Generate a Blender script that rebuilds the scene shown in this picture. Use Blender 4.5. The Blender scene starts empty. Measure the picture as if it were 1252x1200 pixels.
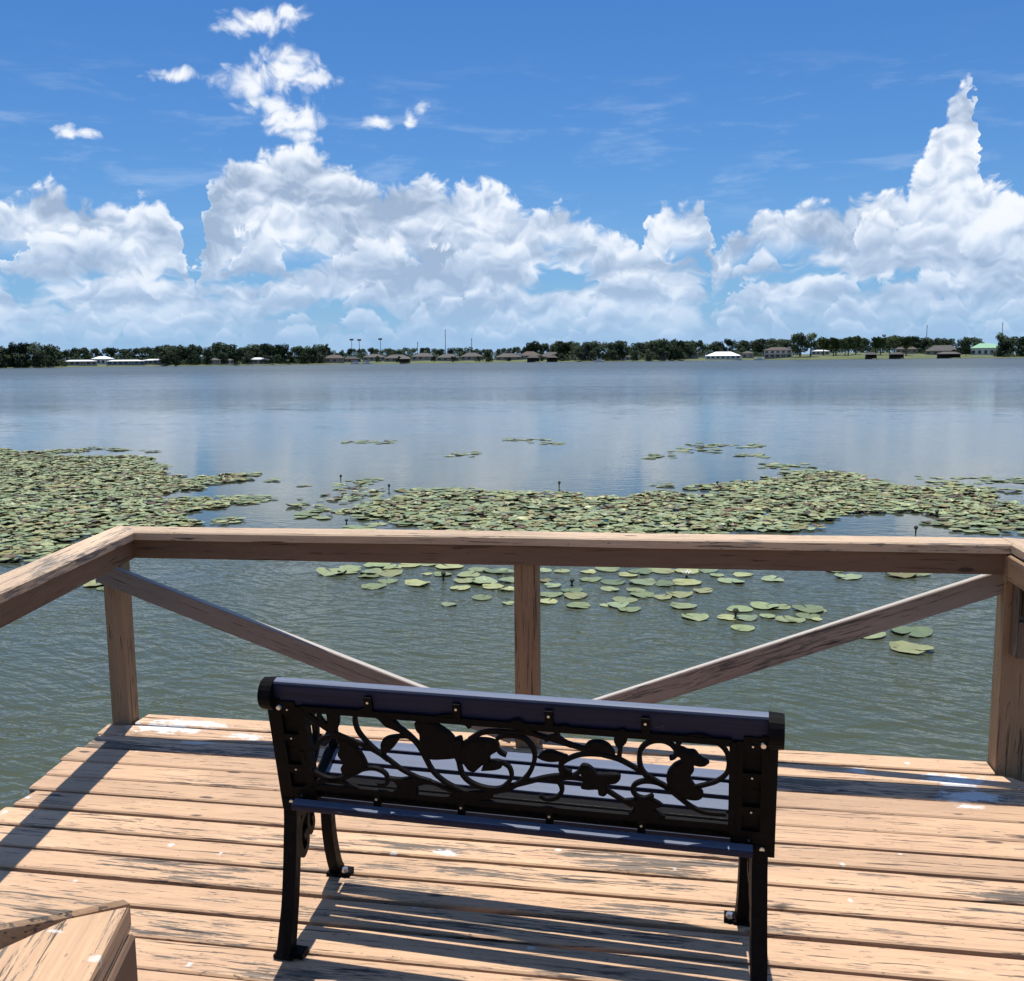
import bpy, bmesh, math, random
from mathutils import Vector, Matrix, noise as mnoise
R = math.radians
rnd = random.Random(7)
scene = bpy.context.scene
COL = scene.collection

# ------------------------------------------------------------------ camera
CAM_H = 1.6           # camera above the deck boards (deck top is z = 0)
WATER_Z = -0.72
CAM_YAW, CAM_PITCH, CAM_ROLL = 9.8, 7.64, 0.53
cam_d = bpy.data.cameras.new('camera')
cam = bpy.data.objects.new('camera', cam_d); COL.objects.link(cam)
scene.camera = cam
cam.location = (0, 0, CAM_H)
cam_d.sensor_fit = 'HORIZONTAL'; cam_d.sensor_width = 36.0
cam_d.lens = 36.0 * 1200.0 / 1252.0
cam_d.clip_start = 0.05; cam_d.clip_end = 60000
y_, p_, r_ = R(CAM_YAW), R(CAM_PITCH), R(CAM_ROLL)
fwd = Vector((-math.sin(y_)*math.cos(p_), math.cos(y_)*math.cos(p_), -math.sin(p_)))
rt0 = Vector((math.cos(y_), math.sin(y_), 0)); up0 = rt0.cross(fwd)
rt = rt0*math.cos(r_) - up0*math.sin(r_); upv = rt.cross(fwd)
cam.rotation_euler = Matrix((rt, upv, -fwd)).transposed().to_euler()

# ------------------------------------------------------------------ render settings
scene.render.engine = 'CYCLES'
scene.cycles.use_denoising = True
scene.cycles.max_bounces = 8
scene.cycles.diffuse_bounces = 1
scene.cycles.use_adaptive_sampling = True
scene.cycles.adaptive_threshold = 0.018
scene.cycles.adaptive_min_samples = 10
scene.cycles.glossy_bounces = 4
scene.cycles.caustics_reflective = False
scene.cycles.caustics_refractive = False
scene.view_settings.view_transform = 'Standard'
scene.view_settings.look = 'None'
scene.view_settings.gamma = 1.0
scene.view_settings.use_curve_mapping = False
scene.view_settings.exposure = 0.12

# ------------------------------------------------------------------ sun
SUN = Vector((-0.06, 0.24, 1.0)).normalized()
SUN_EL = math.asin(SUN.z); SUN_AZ = math.atan2(SUN.x, SUN.y)
sl = bpy.data.lights.new('sun', 'SUN'); sl.energy = 5.0; sl.angle = R(0.5); sl.color = (1.0, 0.955, 0.88)
so = bpy.data.objects.new('sun', sl); COL.objects.link(so)
so.rotation_euler = SUN.to_track_quat('Z', 'Y').to_euler(); so.location = (0, 0, 50)

# ------------------------------------------------------------------ node helper
class G:
    """small expression builder for shader nodes"""
    def __init__(s, tree): s.t = tree; s.n = tree.nodes; s.l = tree.links
    def new(s, t, **kw):
        n = s.n.new(t)
        for k, v in kw.items(): setattr(n, k, v)
        return n
    def put(s, sock, v):
        if v is None: return
        if isinstance(v, bpy.types.NodeSocket): s.l.new(v, sock)
        else:
            if isinstance(v, (tuple, list)) and len(v) == 3 and sock.type == 'RGBA': v = (*v, 1)
            sock.default_value = v
    def m(s, op, a, b=None, c=None, clamp=False):
        n = s.new('ShaderNodeMath', operation=op, use_clamp=clamp)
        s.put(n.inputs[0], a); s.put(n.inputs[1], b); s.put(n.inputs[2], c)
        return n.outputs[0]
    def add(s, a, b): return s.m('ADD', a, b)
    def sub(s, a, b): return s.m('SUBTRACT', a, b)
    def mul(s, a, b): return s.m('MULTIPLY', a, b)
    def div(s, a, b): return s.m('DIVIDE', a, b)
    def mx(s, a, b): return s.m('MAXIMUM', a, b)
    def mn(s, a, b): return s.m('MINIMUM', a, b)
    def ss(s, x, lo, hi, o0=0.0, o1=1.0):
        n = s.new('ShaderNodeMapRange', interpolation_type='SMOOTHSTEP')
        for i, v in enumerate((x, lo, hi, o0, o1)): s.put(n.inputs[i], v)
        return n.outputs[0]
    def lin(s, x, lo, hi, o0=0.0, o1=1.0):
        n = s.new('ShaderNodeMapRange', clamp=True)
        for i, v in enumerate((x, lo, hi, o0, o1)): s.put(n.inputs[i], v)
        return n.outputs[0]
    def xyz(s, x=0.0, y=0.0, z=0.0):
        n = s.new('ShaderNodeCombineXYZ')
        for i, v in enumerate((x, y, z)): s.put(n.inputs[i], v)
        return n.outputs[0]
    def sep(s, v):
        n = s.new('ShaderNodeSeparateXYZ'); s.put(n.inputs[0], v); return n.outputs
    def v(s, op, a, b=None):
        n = s.new('ShaderNodeVectorMath', operation=op)
        s.put(n.inputs[0], a)
        if b is not None: s.put(n.inputs[3] if op == 'SCALE' else n.inputs[1], b)
        return n.outputs['Value'] if op in ('LENGTH', 'DOT_PRODUCT', 'DISTANCE') else n.outputs['Vector']
    def mix(s, f, a, b, mode='MIX'):
        n = s.new('ShaderNodeMix', data_type='RGBA', blend_type=mode)
        s.put(n.inputs[0], f); s.put(n.inputs[6], a); s.put(n.inputs[7], b)
        return n.outputs[2]
    def noise(s, vec, scale=1.0, detail=4.0, rough=0.55, dim='3D', dist=0.0, w=None, color=False):
        n = s.new('ShaderNodeTexNoise', noise_dimensions=dim)
        if vec is not None and dim != '1D': s.put(n.inputs['Vector'], vec)
        if w is not None: s.put(n.inputs['W'], w)
        s.put(n.inputs['Scale'], scale); s.put(n.inputs['Detail'], detail)
        s.put(n.inputs['Roughness'], rough); s.put(n.inputs['Distortion'], dist)
        return n.outputs['Color'] if color else n.outputs[0]
    def voro(s, vec, scale=1.0, detail=0.0, rough=0.5, dim='2D', feature='F1', out='Distance', rand=1.0):
        n = s.new('ShaderNodeTexVoronoi', voronoi_dimensions=dim, feature=feature)
        s.put(n.inputs['Vector'], vec); s.put(n.inputs['Scale'], scale)
        if 'Detail' in n.inputs: s.put(n.inputs['Detail'], detail); s.put(n.inputs['Roughness'], rough)
        s.put(n.inputs['Randomness'], rand)
        return n.outputs[out]
    def ramp(s, f, stops, interp='LINEAR'):
        n = s.new('ShaderNodeValToRGB'); cr = n.color_ramp; cr.interpolation = interp
        while len(cr.elements) < len(stops): cr.elements.new(0.5)
        for e, (p, c) in zip(cr.elements, stops):
            e.position = p; e.color = (*c, 1) if len(c) == 3 else c
        s.put(n.inputs[0], f); return n.outputs[0]

SKYTINT = (0.35, 0.74, 1.19)
# ------------------------------------------------------------------ world: clear sky with cumulus bank
def build_world():
    w = bpy.data.worlds.new('World'); scene.world = w; w.use_nodes = True
    w.cycles.sampling_method = 'MANUAL'; w.cycles.sample_map_resolution = 512
    t = w.node_tree; t.nodes.clear(); g = G(t)
    out = g.new('ShaderNodeOutputWorld'); bg = g.new('ShaderNodeBackground')
    STR = 0.085
    bg.inputs[1].default_value = STR
    bg0 = g.new('ShaderNodeBackground'); bg0.inputs[1].default_value = STR
    mixs = g.new('ShaderNodeMixShader')
    t.links.new(mixs.outputs[0], out.inputs[0])
    t.links.new(bg.outputs[0], mixs.inputs[1]); t.links.new(bg0.outputs[0], mixs.inputs[2])
    sky = g.new('ShaderNodeTexSky', sky_type='NISHITA')
    sky.sun_disc = False; sky.sun_elevation = SUN_EL; sky.sun_rotation = SUN_AZ
    sky.altitude = 0; sky.air_density = 1.0; sky.dust_density = 0.6; sky.ozone_density = 2.2
    tc = g.new('ShaderNodeTexCoord')
    d = g.sep(g.v('NORMALIZE', tc.outputs['Generated']))
    u = g.mul(g.m('ARCTAN2', d[0], d[1]), 180/math.pi)
    v = g.mul(g.m('ARCSINE', d[2]), 180/math.pi)
    P = g.xyz(u, v, 0)
    def S(c): return tuple(x/STR for x in c)
    HAZE = (0.36, 0.545, 0.80)
    # clear air: Nishita sky veiled by haze low down
    base = g.mix(1.0, sky.outputs[0], SKYTINT, 'MULTIPLY')
    lowhaze = g.m('POWER', 2.718, g.mul(g.mx(v, 0.0), -1/5.0))
    base = g.mix(g.mul(lowhaze, 0.85), base, S((0.34, 0.535, 0.81)))
    # above the clouds and below the horizon there is only clear air
    # (overhead: unseen white puffs, added to make the blue fill light more neutral)
    qx = g.div(d[0], g.mx(d[2], 0.05)); qy = g.div(d[1], g.mx(d[2], 0.05))
    on = g.noise(g.xyz(qx, qy, 0), 1.6, 5, 0.6, '2D')
    base0 = g.mix(g.mul(g.ss(on, 0.52, 0.67), g.ss(d[2], 0.36, 0.46)), base, S((0.74, 0.77, 0.80)))
    g.put(bg0.inputs[0], base0)
    g.put(mixs.inputs[0], g.m('GREATER_THAN', g.m('ABSOLUTE', g.sub(v, 10.5)), 11.5))
    state = {'c': base}
    wn = g.noise(P, 0.40, 2.2, 0.5, '2D', color=True)
    warp = g.v('SCALE', g.v('SUBTRACT', wn, (0.5, 0.5, 0.5)), 1.7)
    Pw = g.v('ADD', P, warp)
    def puffs(scale, seed, off, det, rough=0.6):
        Q = g.v('ADD', Pw, (seed*7.3, seed*3.1, 0))
        Q = g.v('MULTIPLY', Q, (1.0, 1.2, 1.0))
        a = g.voro(Q, scale, det, rough)
        b = g.voro(g.v('ADD', Q, off), scale, det, rough)
        return g.sub(0.62, a), g.sub(b, a)      # height, lit slope
    bh, bl = puffs(0.34, 2, (-0.15, 0.70, 0), 1.0, 0.5)
    sh, sl_ = puffs(0.85, 1, (-0.06, 0.30, 0), 1.7, 0.42)
    fine = g.sub(g.noise(Pw, 2.4, 5, 0.6, '2D'), 0.5)
    broad = g.sub(g.noise(P, 0.16, 3, 0.55, '2D', dist=0.3), 0.5)
    bump = g.add(g.mul(g.sub(bh, 0.25), 1.0), g.add(g.mul(g.sub(sh, 0.25), 0.85), g.mul(fine, 0.75)))
    light = g.add(g.mul(bl, 0.60), g.add(g.mul(sl_, 0.30), g.mul(fine, 0.26)))
    LIT, MID, DARK = (0.95, 0.96, 0.98), (0.56, 0.645, 0.78), (0.33, 0.42, 0.57)
    def lay(mask, tone, fade):
        c = g.ramp(tone, [(0.0, S(DARK)), (0.40, S(MID)), (0.75, S((0.84, 0.88, 0.95))), (1.0, S(LIT))])
        c = g.mix(fade, c, S(HAZE))
        state['c'] = g.mix(mask, state['c'], c)
    # cirrus veil
    cz = g.noise(g.v('MULTIPLY', P, (0.16, 0.75, 1)), 1.0, 5, 0.62, '2D', dist=0.25)
    cm = g.mul(g.ss(cz, 0.50, 0.80), g.mul(g.ss(v, 6, 10), g.ss(v, 17, 12.5)))
    state['c'] = g.mix(g.mul(cm, 0.17), state['c'], S((0.80, 0.87, 0.97)))
    # main bank: top profile by azimuth, repeated by reflection round the sky
    pp = g.m('PINGPONG', g.add(g.add(u, 38.0), g.mul(g.sub(g.noise(P, 1.3, 2, 0.6, '2D'), 0.5), 1.2)), 56.0)
    fc = g.new('ShaderNodeFloatCurve'); cu = fc.mapping.curves[0]
    pts = [((a+38)/56.0, b/16.0) for a, b in PROFILE if 0 < (a+38)/56.0 < 1]
    for i, (a, b) in enumerate(pts):
        if i == 0: cu.points[0].location = (0, b)
        cu.points.new(a, b)
    cu.points[-1].location = (1, pts[-1][1])
    for q in cu.points: q.handle_type = 'VECTOR'
    fc.mapping.update()
    g.put(fc.inputs['Value'], g.div(pp, 56.0))
    T = g.mul(fc.outputs[0], 16.0)
    depth = g.sub(T, v)
    mask = g.ss(g.add(depth, g.mul(bump, 1.05)), -0.10, 0.62)
    # blue holes low in the bank
    hole = g.ss(g.noise(g.v('MULTIPLY', Pw, (0.12, 0.30, 1)), 1.0, 4, 0.58, '2D'), 0.37, 0.47)
    hole = g.mx(g.mx(hole, g.ss(depth, 3.4, 1.8)), g.ss(v, 5.2, 7.0))
    tone = g.add(g.add(0.36, g.mul(light, 1.30)), g.add(g.mul(g.ss(depth, 2.0, -0.1), 0.50), g.mul(broad, 1.9)))
    hz = g.mul(g.m('POWER', 2.718, g.mul(v, -1/4.0)), 0.92)
    lay(g.mul(g.mul(mask, hole), g.lin(v, 0.4, 3.5, 0.25, 0.97)), tone, hz)
    # rows of flat-based cumulus, far to near
    rows = [  # base el, reach, freq, detail size, seed, gap, opacity
        (1.1, 1.2, 0.30, 0.45, 3, 0.42, 0.55),
        (2.0, 1.5, 0.24, 0.55, 5, 0.46, 0.75),
        (3.1, 2.0, 0.17, 0.75, 8, 0.46, 0.90),
        (4.7, 3.2, 0.12, 1.0, 13, 0.44, 0.97)]
    for bz, reach, fr, sz, sd, gap, op in rows:
        uw = g.add(g.add(u, g.mul(bh, 1.6*sz)), g.mul(fine, 0.8*sz))
        nb = g.noise(None, fr, 2, 0.5, '1D', w=g.add(u, sd*31.7))
        bb = g.add(bz, g.mul(g.sub(nb, 0.5), 2.2*sz))
        pt = g.mul(g.m('POWER', g.ss(g.noise(None, fr*1.5, 1.2, 0.5, '1D', w=g.add(uw, sd*17.3)), gap-0.04, gap+0.26), 0.6), reach)
        rel = g.sub(v, bb)
        e = g.add(g.sub(pt, rel), g.mul(bump, 0.9*sz))
        mk = g.mul(g.ss(e, -0.05, 0.48*sz), g.ss(g.add(rel, g.mul(fine, 0.9*sz)), -0.35*sz, 0.30*sz))
        mk = g.mul(mk, g.ss(pt, 0.0, 0.3))
        tone = g.add(g.add(0.02, g.mul(light, 1.1)), g.mul(g.ss(g.div(rel, g.mx(g.add(pt, g.mul(bump, 0.5*sz)), 0.25)), 0.0, 1.05), 0.92))
        hz = g.mul(g.m('POWER', 2.718, g.mul(v, -1/4.2)), 0.97)
        lay(g.mul(mk, op), tone, hz)
    # free puffs above the bank
    f = None
    Pq = g.v('ADD', P, g.v('SCALE', warp, 0.45))
    for (cu_, cv, ru, rv) in PUFFS:
        q = g.v('MULTIPLY', g.v('SUBTRACT', Pq, (cu_, cv, 0)), (1/ru, 1/rv, 0))
        b = g.sub(1.0, g.v('LENGTH', q))
        f = b if f is None else g.mx(f, b)
    e = g.add(f, g.add(g.mul(g.sub(sh, 0.22), 0.7), g.mul(fine, 0.8)))
    mk = g.mul(g.ss(e, -0.25, 0.75), g.ss(f, -0.9, -0.1))
    lay(g.mul(mk, 0.95), g.add(0.84, g.mul(sl_, 0.5)), 0.05)
    g.put(bg.inputs[0], state['c'])
# cloud bank: azimuth and elevation of its top, in degrees
PROFILE = [(-36.48, 8.65), (-35.33, 9.11), (-34.35, 9.73), (-33.61, 9.38), (-33.07, 8.73), (-32.25, 9.3), (-31.07, 9.24), (-30.5, 8.66), (-29.66, 9.03), (-28.65, 8.74), (-28.08, 7.85), (-27.77, 6.46), (-27.35, 4.74), (-26.85, 6.27), (-26.29, 9.88), (-25.96, 10.51), (-24.94, 11.38), (-23.42, 11.86), (-22.32, 12.11), (-21.42, 12.55), (-20.56, 12.17), (-19.02, 11.37), (-17.71, 10.34), (-16.81, 9.92), (-15.89, 10.27), (-14.74, 10.54), (-13.6, 10.29), (-12.44, 10.68), (-11.06, 10.46), (-10.28, 10.15), (-9.0, 9.05), (-7.84, 9.25), (-6.22, 8.79), (-4.84, 7.88), (-3.92, 8.0), (-3.0, 7.18), (-2.4, 6.72), (-1.86, 8.55), (-1.19, 9.53), (-0.29, 9.15), (1.05, 9.53), (1.43, 8.14), (1.78, 6.16), (2.08, 6.81), (2.86, 7.78), (4.15, 8.76), (5.46, 8.4), (6.74, 8.63), (8.01, 8.39), (9.24, 9.03), (10.46, 9.07), (11.66, 9.48), (12.2, 10.69), (12.74, 11.82), (13.65, 13.59), (14.37, 14.46), (14.68, 13.67), (14.8, 11.16), (15.18, 9.0), (15.71, 9.63), (16.47, 9.29), (17.13, 8.64)]
PUFFS = [(-24.66, 17.25, 1.25, 0.52), (-23.16, 17.65, 1.9, 0.68), (-21.64, 17.96, 1.1, 0.62), (-24.15, 14.53, 1.61, 0.83), (-21.97, 15.35, 2.11, 1.35), (-20.23, 14.95, 1.3, 0.58), (-23.12, 13.58, 1.5, 0.73), (-21.18, 13.26, 1.1, 0.83), (-22.07, 12.73, 2.0, 0.62), (-33.19, 11.69, 0.8, 0.47), (-32.18, 11.65, 0.71, 0.36), (-17.13, 12.92, 1.0, 0.47), (-15.14, 13.07, 0.45, 0.62), (-14.54, 13.58, 0.6, 0.47), (-27.83, 14.73, 1.81, 0.36), (-21.11, 12.77, 1.07, 0.8), (-21.31, 12.14, 1.23, 0.56), (-22.27, 13.13, 1.23, 0.64)]
build_world()

# traced layout, metres
NEAR_PADS = [(-3.77, 10.11, 0.19), (-3.64, 10.36, 0.129), (-3.59, 10.17, 0.134), (-3.38, 10.55, 0.162), (-3.33, 10.17, 0.133), (-3.17, 10.42, 0.112), (-3.13, 10.17, 0.171), (-3.3, 9.99, 0.123), (-3.03, 9.78, 0.113), (-3.1, 9.51, 0.132), (-2.68, 9.7, 0.147), (-3.02, 10.59, 0.129), (-2.81, 10.7, 0.13), (-2.55, 10.57, 0.159), (-2.53, 10.16, 0.107), (-2.7, 10.14, 0.061), (-2.24, 10.17, 0.137), (-2.23, 9.89, 0.119), (-2.19, 10.47, 0.125), (-1.99, 10.42, 0.14), (-2.03, 9.87, 0.162), (-1.88, 9.67, 0.115), (-2.2, 9.56, 0.108), (-1.9, 9.2, 0.11), (-2.15, 8.88, 0.074), (-1.88, 10.36, 0.123), (-1.78, 9.95, 0.104), (-1.7, 9.57, 0.085), (-1.6, 9.01, 0.067), (-1.46, 10.49, 0.093), (-1.27, 10.51, 0.093), (-1.27, 9.78, 0.094), (-1.25, 9.4, 0.125), (-1.0, 9.38, 0.131), (-1.06, 9.59, 0.113), (-1.24, 9.13, 0.101), (-0.93, 9.01, 0.119), (-1.39, 10.0, 0.074), (-0.98, 10.47, 0.092), (-0.92, 10.13, 0.119), (-0.77, 10.65, 0.141), (-0.67, 10.03, 0.132), (-0.68, 9.7, 0.1), (-0.54, 10.39, 0.107), (-0.42, 10.55, 0.139), (-0.37, 10.06, 0.147), (-0.42, 9.71, 0.1), (-0.35, 9.52, 0.126), (-0.51, 9.3, 0.123), (-0.56, 9.07, 0.106), (-0.45, 8.93, 0.111), (-0.67, 9.08, 0.067), (-0.3, 10.71, 0.094), (-0.17, 10.65, 0.144), (0.09, 10.68, 0.145), (0.31, 10.71, 0.113), (-0.13, 10.01, 0.121), (0.08, 10.11, 0.152), (-0.15, 9.44, 0.099), (0.01, 9.58, 0.13), (0.04, 9.12, 0.13), (0.24, 9.76, 0.103), (0.15, 8.73, 0.125), (0.54, 10.24, 0.139), (0.68, 10.57, 0.111), (0.97, 10.39, 0.126), (0.4, 10.5, 0.079), (0.56, 9.08, 0.123), (0.79, 9.22, 0.139), (0.92, 9.21, 0.111), (1.18, 9.16, 0.153), (1.28, 9.12, 0.069), (0.43, 8.77, 0.099), (0.6, 8.77, 0.106), (0.79, 8.85, 0.073), (0.95, 8.77, 0.106), (1.03, 8.75, 0.079), (1.15, 8.93, 0.122), (0.55, 8.44, 0.108), (1.21, 8.8, 0.053), (1.76, 10.61, 0.146), (2.32, 10.79, 0.183), (2.48, 10.84, 0.167), (1.56, 8.38, 0.154), (1.94, 8.49, 0.17), (1.83, 7.99, 0.166), (1.27, 8.15, 0.074), (1.67, 10.89, 0.099), (-6.4, 9.37, 0.095), (-6.04, 9.22, 0.139), (-5.85, 9.06, 0.09), (-6.34, 9.48, 0.112)]
BUDS = [(-4.7, 13.25), (-3.96, 13.64), (-4.62, 13.86), (-5.19, 16.96), (-6.57, 18.28), (-2.18, 17.66), (-1.09, 9.86), (-2.47, 9.94), (3.06, 13.44), (3.66, 14.85), (0.5, 8.76), (1.97, 19.3), (0.66, 18.06)]
FLOWER = (0.08, 10.36)
REGION_THIN = [(-8.37, 19.04), (-5.42, 17.97), (-3.95, 17.16), (-4.39, 14.5), (-4.42, 12.67), (-5.43, 12.55), (-6.7, 14.25), (-7.61, 16.56)]
REGION_LEFT = [(-21.51, 24.14), (-18.97, 24.82), (-15.9, 24.77), (-13.37, 23.75), (-11.43, 21.79), (-10.83, 20.06), (-9.22, 19.72), (-7.55, 18.55), (-7.5, 17.03), (-7.91, 16.53), (-6.58, 15.43), (-6.15, 14.56), (-6.38, 13.56), (-5.55, 12.54), (-6.88, 11.3), (-6.95, 9.73), (-7.21, 8.54), (-9.38, 9.42), (-15.52, 15.76)]
REGION_RIGHT = [(-5.83, 14.1), (-5.55, 15.54), (-5.23, 16.81), (-4.0, 17.38), (-1.92, 17.59), (-0.75, 17.71), (0.13, 19.82), (2.11, 20.58), (3.34, 21.3), (4.3, 19.67), (5.15, 19.0), (6.46, 18.0), (5.55, 14.5), (4.44, 13.36), (3.41, 13.6), (2.8, 13.65), (1.73, 12.68), (-0.3, 12.1), (-1.92, 11.91), (-3.33, 12.48), (-4.53, 12.99)]
REGION_MID = [(-3.33, 12.48), (-1.93, 12.01), (-0.3, 12.1), (1.73, 12.68), (1.31, 10.79), (0.6, 10.5), (-0.09, 10.61), (-1.86, 10.39), (-2.62, 10.5), (-3.14, 10.66)]
STREAKS = [(-8.78, 26.82, 0.78), (-5.24, 23.47, 0.34), (-4.36, 27.93, 0.7), (-3.47, 26.62, 0.33), (-0.47, 23.44, 0.34), (1.12, 26.41, 0.99), (0.36, 24.96, 0.62), (1.63, 23.8, 0.35), (2.21, 21.51, 0.54), (-6.05, 17.91, 0.3), (-5.33, 13.99, 0.35), (-4.52, 12.79, 0.32), (5.36, 19.26, 0.96)]
PANEL_STEMS = [[(-0.552, 0.314), (-0.514, 0.28), (-0.471, 0.251), (-0.42, 0.231), (-0.376, 0.214), (-0.334, 0.189), (-0.292, 0.156), (-0.248, 0.135), (-0.205, 0.123), (-0.162, 0.106), (-0.11, 0.099)], [(-0.537, 0.19), (-0.509, 0.227), (-0.465, 0.241), (-0.42, 0.233)], [(-0.569, 0.187), (-0.567, 0.149), (-0.543, 0.122), (-0.497, 0.105), (-0.449, 0.118), (-0.407, 0.144), (-0.368, 0.152), (-0.339, 0.138), (-0.338, 0.109), (-0.365, 0.104)], [(-0.367, 0.33), (-0.391, 0.324), (-0.406, 0.302), (-0.404, 0.27), (-0.389, 0.242), (-0.361, 0.211), (-0.327, 0.181)], [(-0.304, 0.295), (-0.266, 0.266), (-0.239, 0.235), (-0.224, 0.2), (-0.209, 0.164), (-0.182, 0.134), (-0.139, 0.111), (-0.103, 0.104)], [(-0.289, 0.258), (-0.267, 0.259), (-0.249, 0.248)], [(-0.471, 0.255), (-0.492, 0.274), (-0.507, 0.302), (-0.494, 0.319), (-0.467, 0.321)], [(-0.577, 0.07), (-0.539, 0.09), (-0.489, 0.105), (-0.437, 0.09), (-0.4, 0.072)], [(-0.134, 0.195), (-0.128, 0.16), (-0.107, 0.136), (-0.071, 0.124), (-0.031, 0.126), (-0.007, 0.147), (0.003, 0.168), (-0.002, 0.193), (-0.019, 0.205)], [(-0.091, 0.104), (-0.045, 0.116), (-0.008, 0.129), (0.029, 0.155), (0.053, 0.188), (0.066, 0.23), (0.061, 0.259), (0.044, 0.28), (0.019, 0.287), (-0.012, 0.284), (-0.027, 0.275), (-0.032, 0.258), (-0.024, 0.236), (-0.007, 0.228)], [(-0.102, 0.264), (-0.069, 0.287), (-0.034, 0.295), (0.01, 0.296), (0.054, 0.298), (0.097, 0.289), (0.131, 0.28), (0.161, 0.271)], [(-0.202, 0.307), (-0.188, 0.321), (-0.155, 0.329), (-0.124, 0.326), (-0.107, 0.313), (-0.097, 0.3)], [(-0.045, 0.114), (0.001, 0.137), (0.047, 0.155), (0.091, 0.172), (0.127, 0.181), (0.158, 0.183)], [(0.105, 0.172), (0.126, 0.161), (0.131, 0.136), (0.115, 0.114), (0.089, 0.108), (0.073, 0.117)], [(0.025, 0.325), (0.05, 0.307), (0.08, 0.293), (0.105, 0.288)], [(0.15, 0.24), (0.133, 0.224), (0.134, 0.204), (0.158, 0.194)], [(0.093, 0.283), (0.121, 0.293), (0.148, 0.278), (0.189, 0.266), (0.234, 0.254), (0.274, 0.245), (0.301, 0.232), (0.328, 0.216), (0.363, 0.193), (0.394, 0.173), (0.425, 0.147), (0.452, 0.126), (0.483, 0.113), (0.535, 0.113)], [(0.13, 0.286), (0.124, 0.309), (0.131, 0.321), (0.15, 0.326), (0.163, 0.317)], [(0.277, 0.248), (0.28, 0.269), (0.283, 0.285)], [(0.345, 0.202), (0.331, 0.222), (0.327, 0.255), (0.333, 0.282), (0.355, 0.302), (0.382, 0.307), (0.403, 0.299), (0.416, 0.28), (0.41, 0.264), (0.4, 0.26)], [(0.423, 0.28), (0.42, 0.3), (0.434, 0.32), (0.46, 0.327), (0.49, 0.325), (0.515, 0.312), (0.533, 0.291), (0.539, 0.261), (0.534, 0.229), (0.512, 0.206), (0.486, 0.193), (0.458, 0.182)], [(0.399, 0.171), (0.372, 0.186), (0.341, 0.188), (0.318, 0.178), (0.309, 0.161), (0.318, 0.143), (0.34, 0.138), (0.359, 0.149)], [(0.144, 0.181), (0.131, 0.199), (0.136, 0.221), (0.169, 0.243), (0.202, 0.252), (0.238, 0.253)], [(0.144, 0.187), (0.163, 0.185), (0.182, 0.203)], [(0.116, 0.173), (0.153, 0.179), (0.186, 0.177)], [(0.24, 0.154), (0.272, 0.133), (0.308, 0.112)]]
PANEL_SHAPES = {'butterfly': [[(-0.244, 0.301), (-0.234, 0.311), (-0.211, 0.311), (-0.189, 0.306), (-0.167, 0.293), (-0.146, 0.275), (-0.137, 0.256), (-0.134, 0.231), (-0.142, 0.209), (-0.175, 0.201), (-0.212, 0.198), (-0.226, 0.217), (-0.237, 0.231), (-0.233, 0.267), (-0.241, 0.281)], [(-0.14, 0.265), (-0.124, 0.272), (-0.12, 0.257), (-0.126, 0.221), (-0.134, 0.19), (-0.143, 0.204), (-0.145, 0.235)], [(-0.126, 0.252), (-0.102, 0.266), (-0.07, 0.272), (-0.04, 0.27), (-0.025, 0.259), (-0.028, 0.241), (-0.049, 0.224), (-0.053, 0.203), (-0.071, 0.194), (-0.086, 0.179), (-0.095, 0.171), (-0.109, 0.174), (-0.121, 0.191), (-0.134, 0.205)]], 'flower': [[(0.175, 0.206), (0.185, 0.22), (0.201, 0.219), (0.216, 0.207), (0.223, 0.198), (0.255, 0.201), (0.276, 0.2), (0.28, 0.19), (0.268, 0.175), (0.247, 0.168), (0.247, 0.146), (0.237, 0.134), (0.224, 0.138), (0.222, 0.152), (0.199, 0.149), (0.18, 0.153), (0.186, 0.177)]], 'bird': [[(0.416, 0.28), (0.425, 0.293), (0.443, 0.287), (0.46, 0.286), (0.473, 0.27), (0.494, 0.257), (0.477, 0.251), (0.456, 0.253), (0.458, 0.232), (0.449, 0.213), (0.456, 0.195), (0.465, 0.183), (0.478, 0.174), (0.48, 0.161), (0.469, 0.149), (0.447, 0.147), (0.43, 0.153), (0.407, 0.169), (0.394, 0.189), (0.392, 0.21), (0.399, 0.229), (0.412, 0.246), (0.429, 0.258), (0.425, 0.27)]]}
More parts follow.
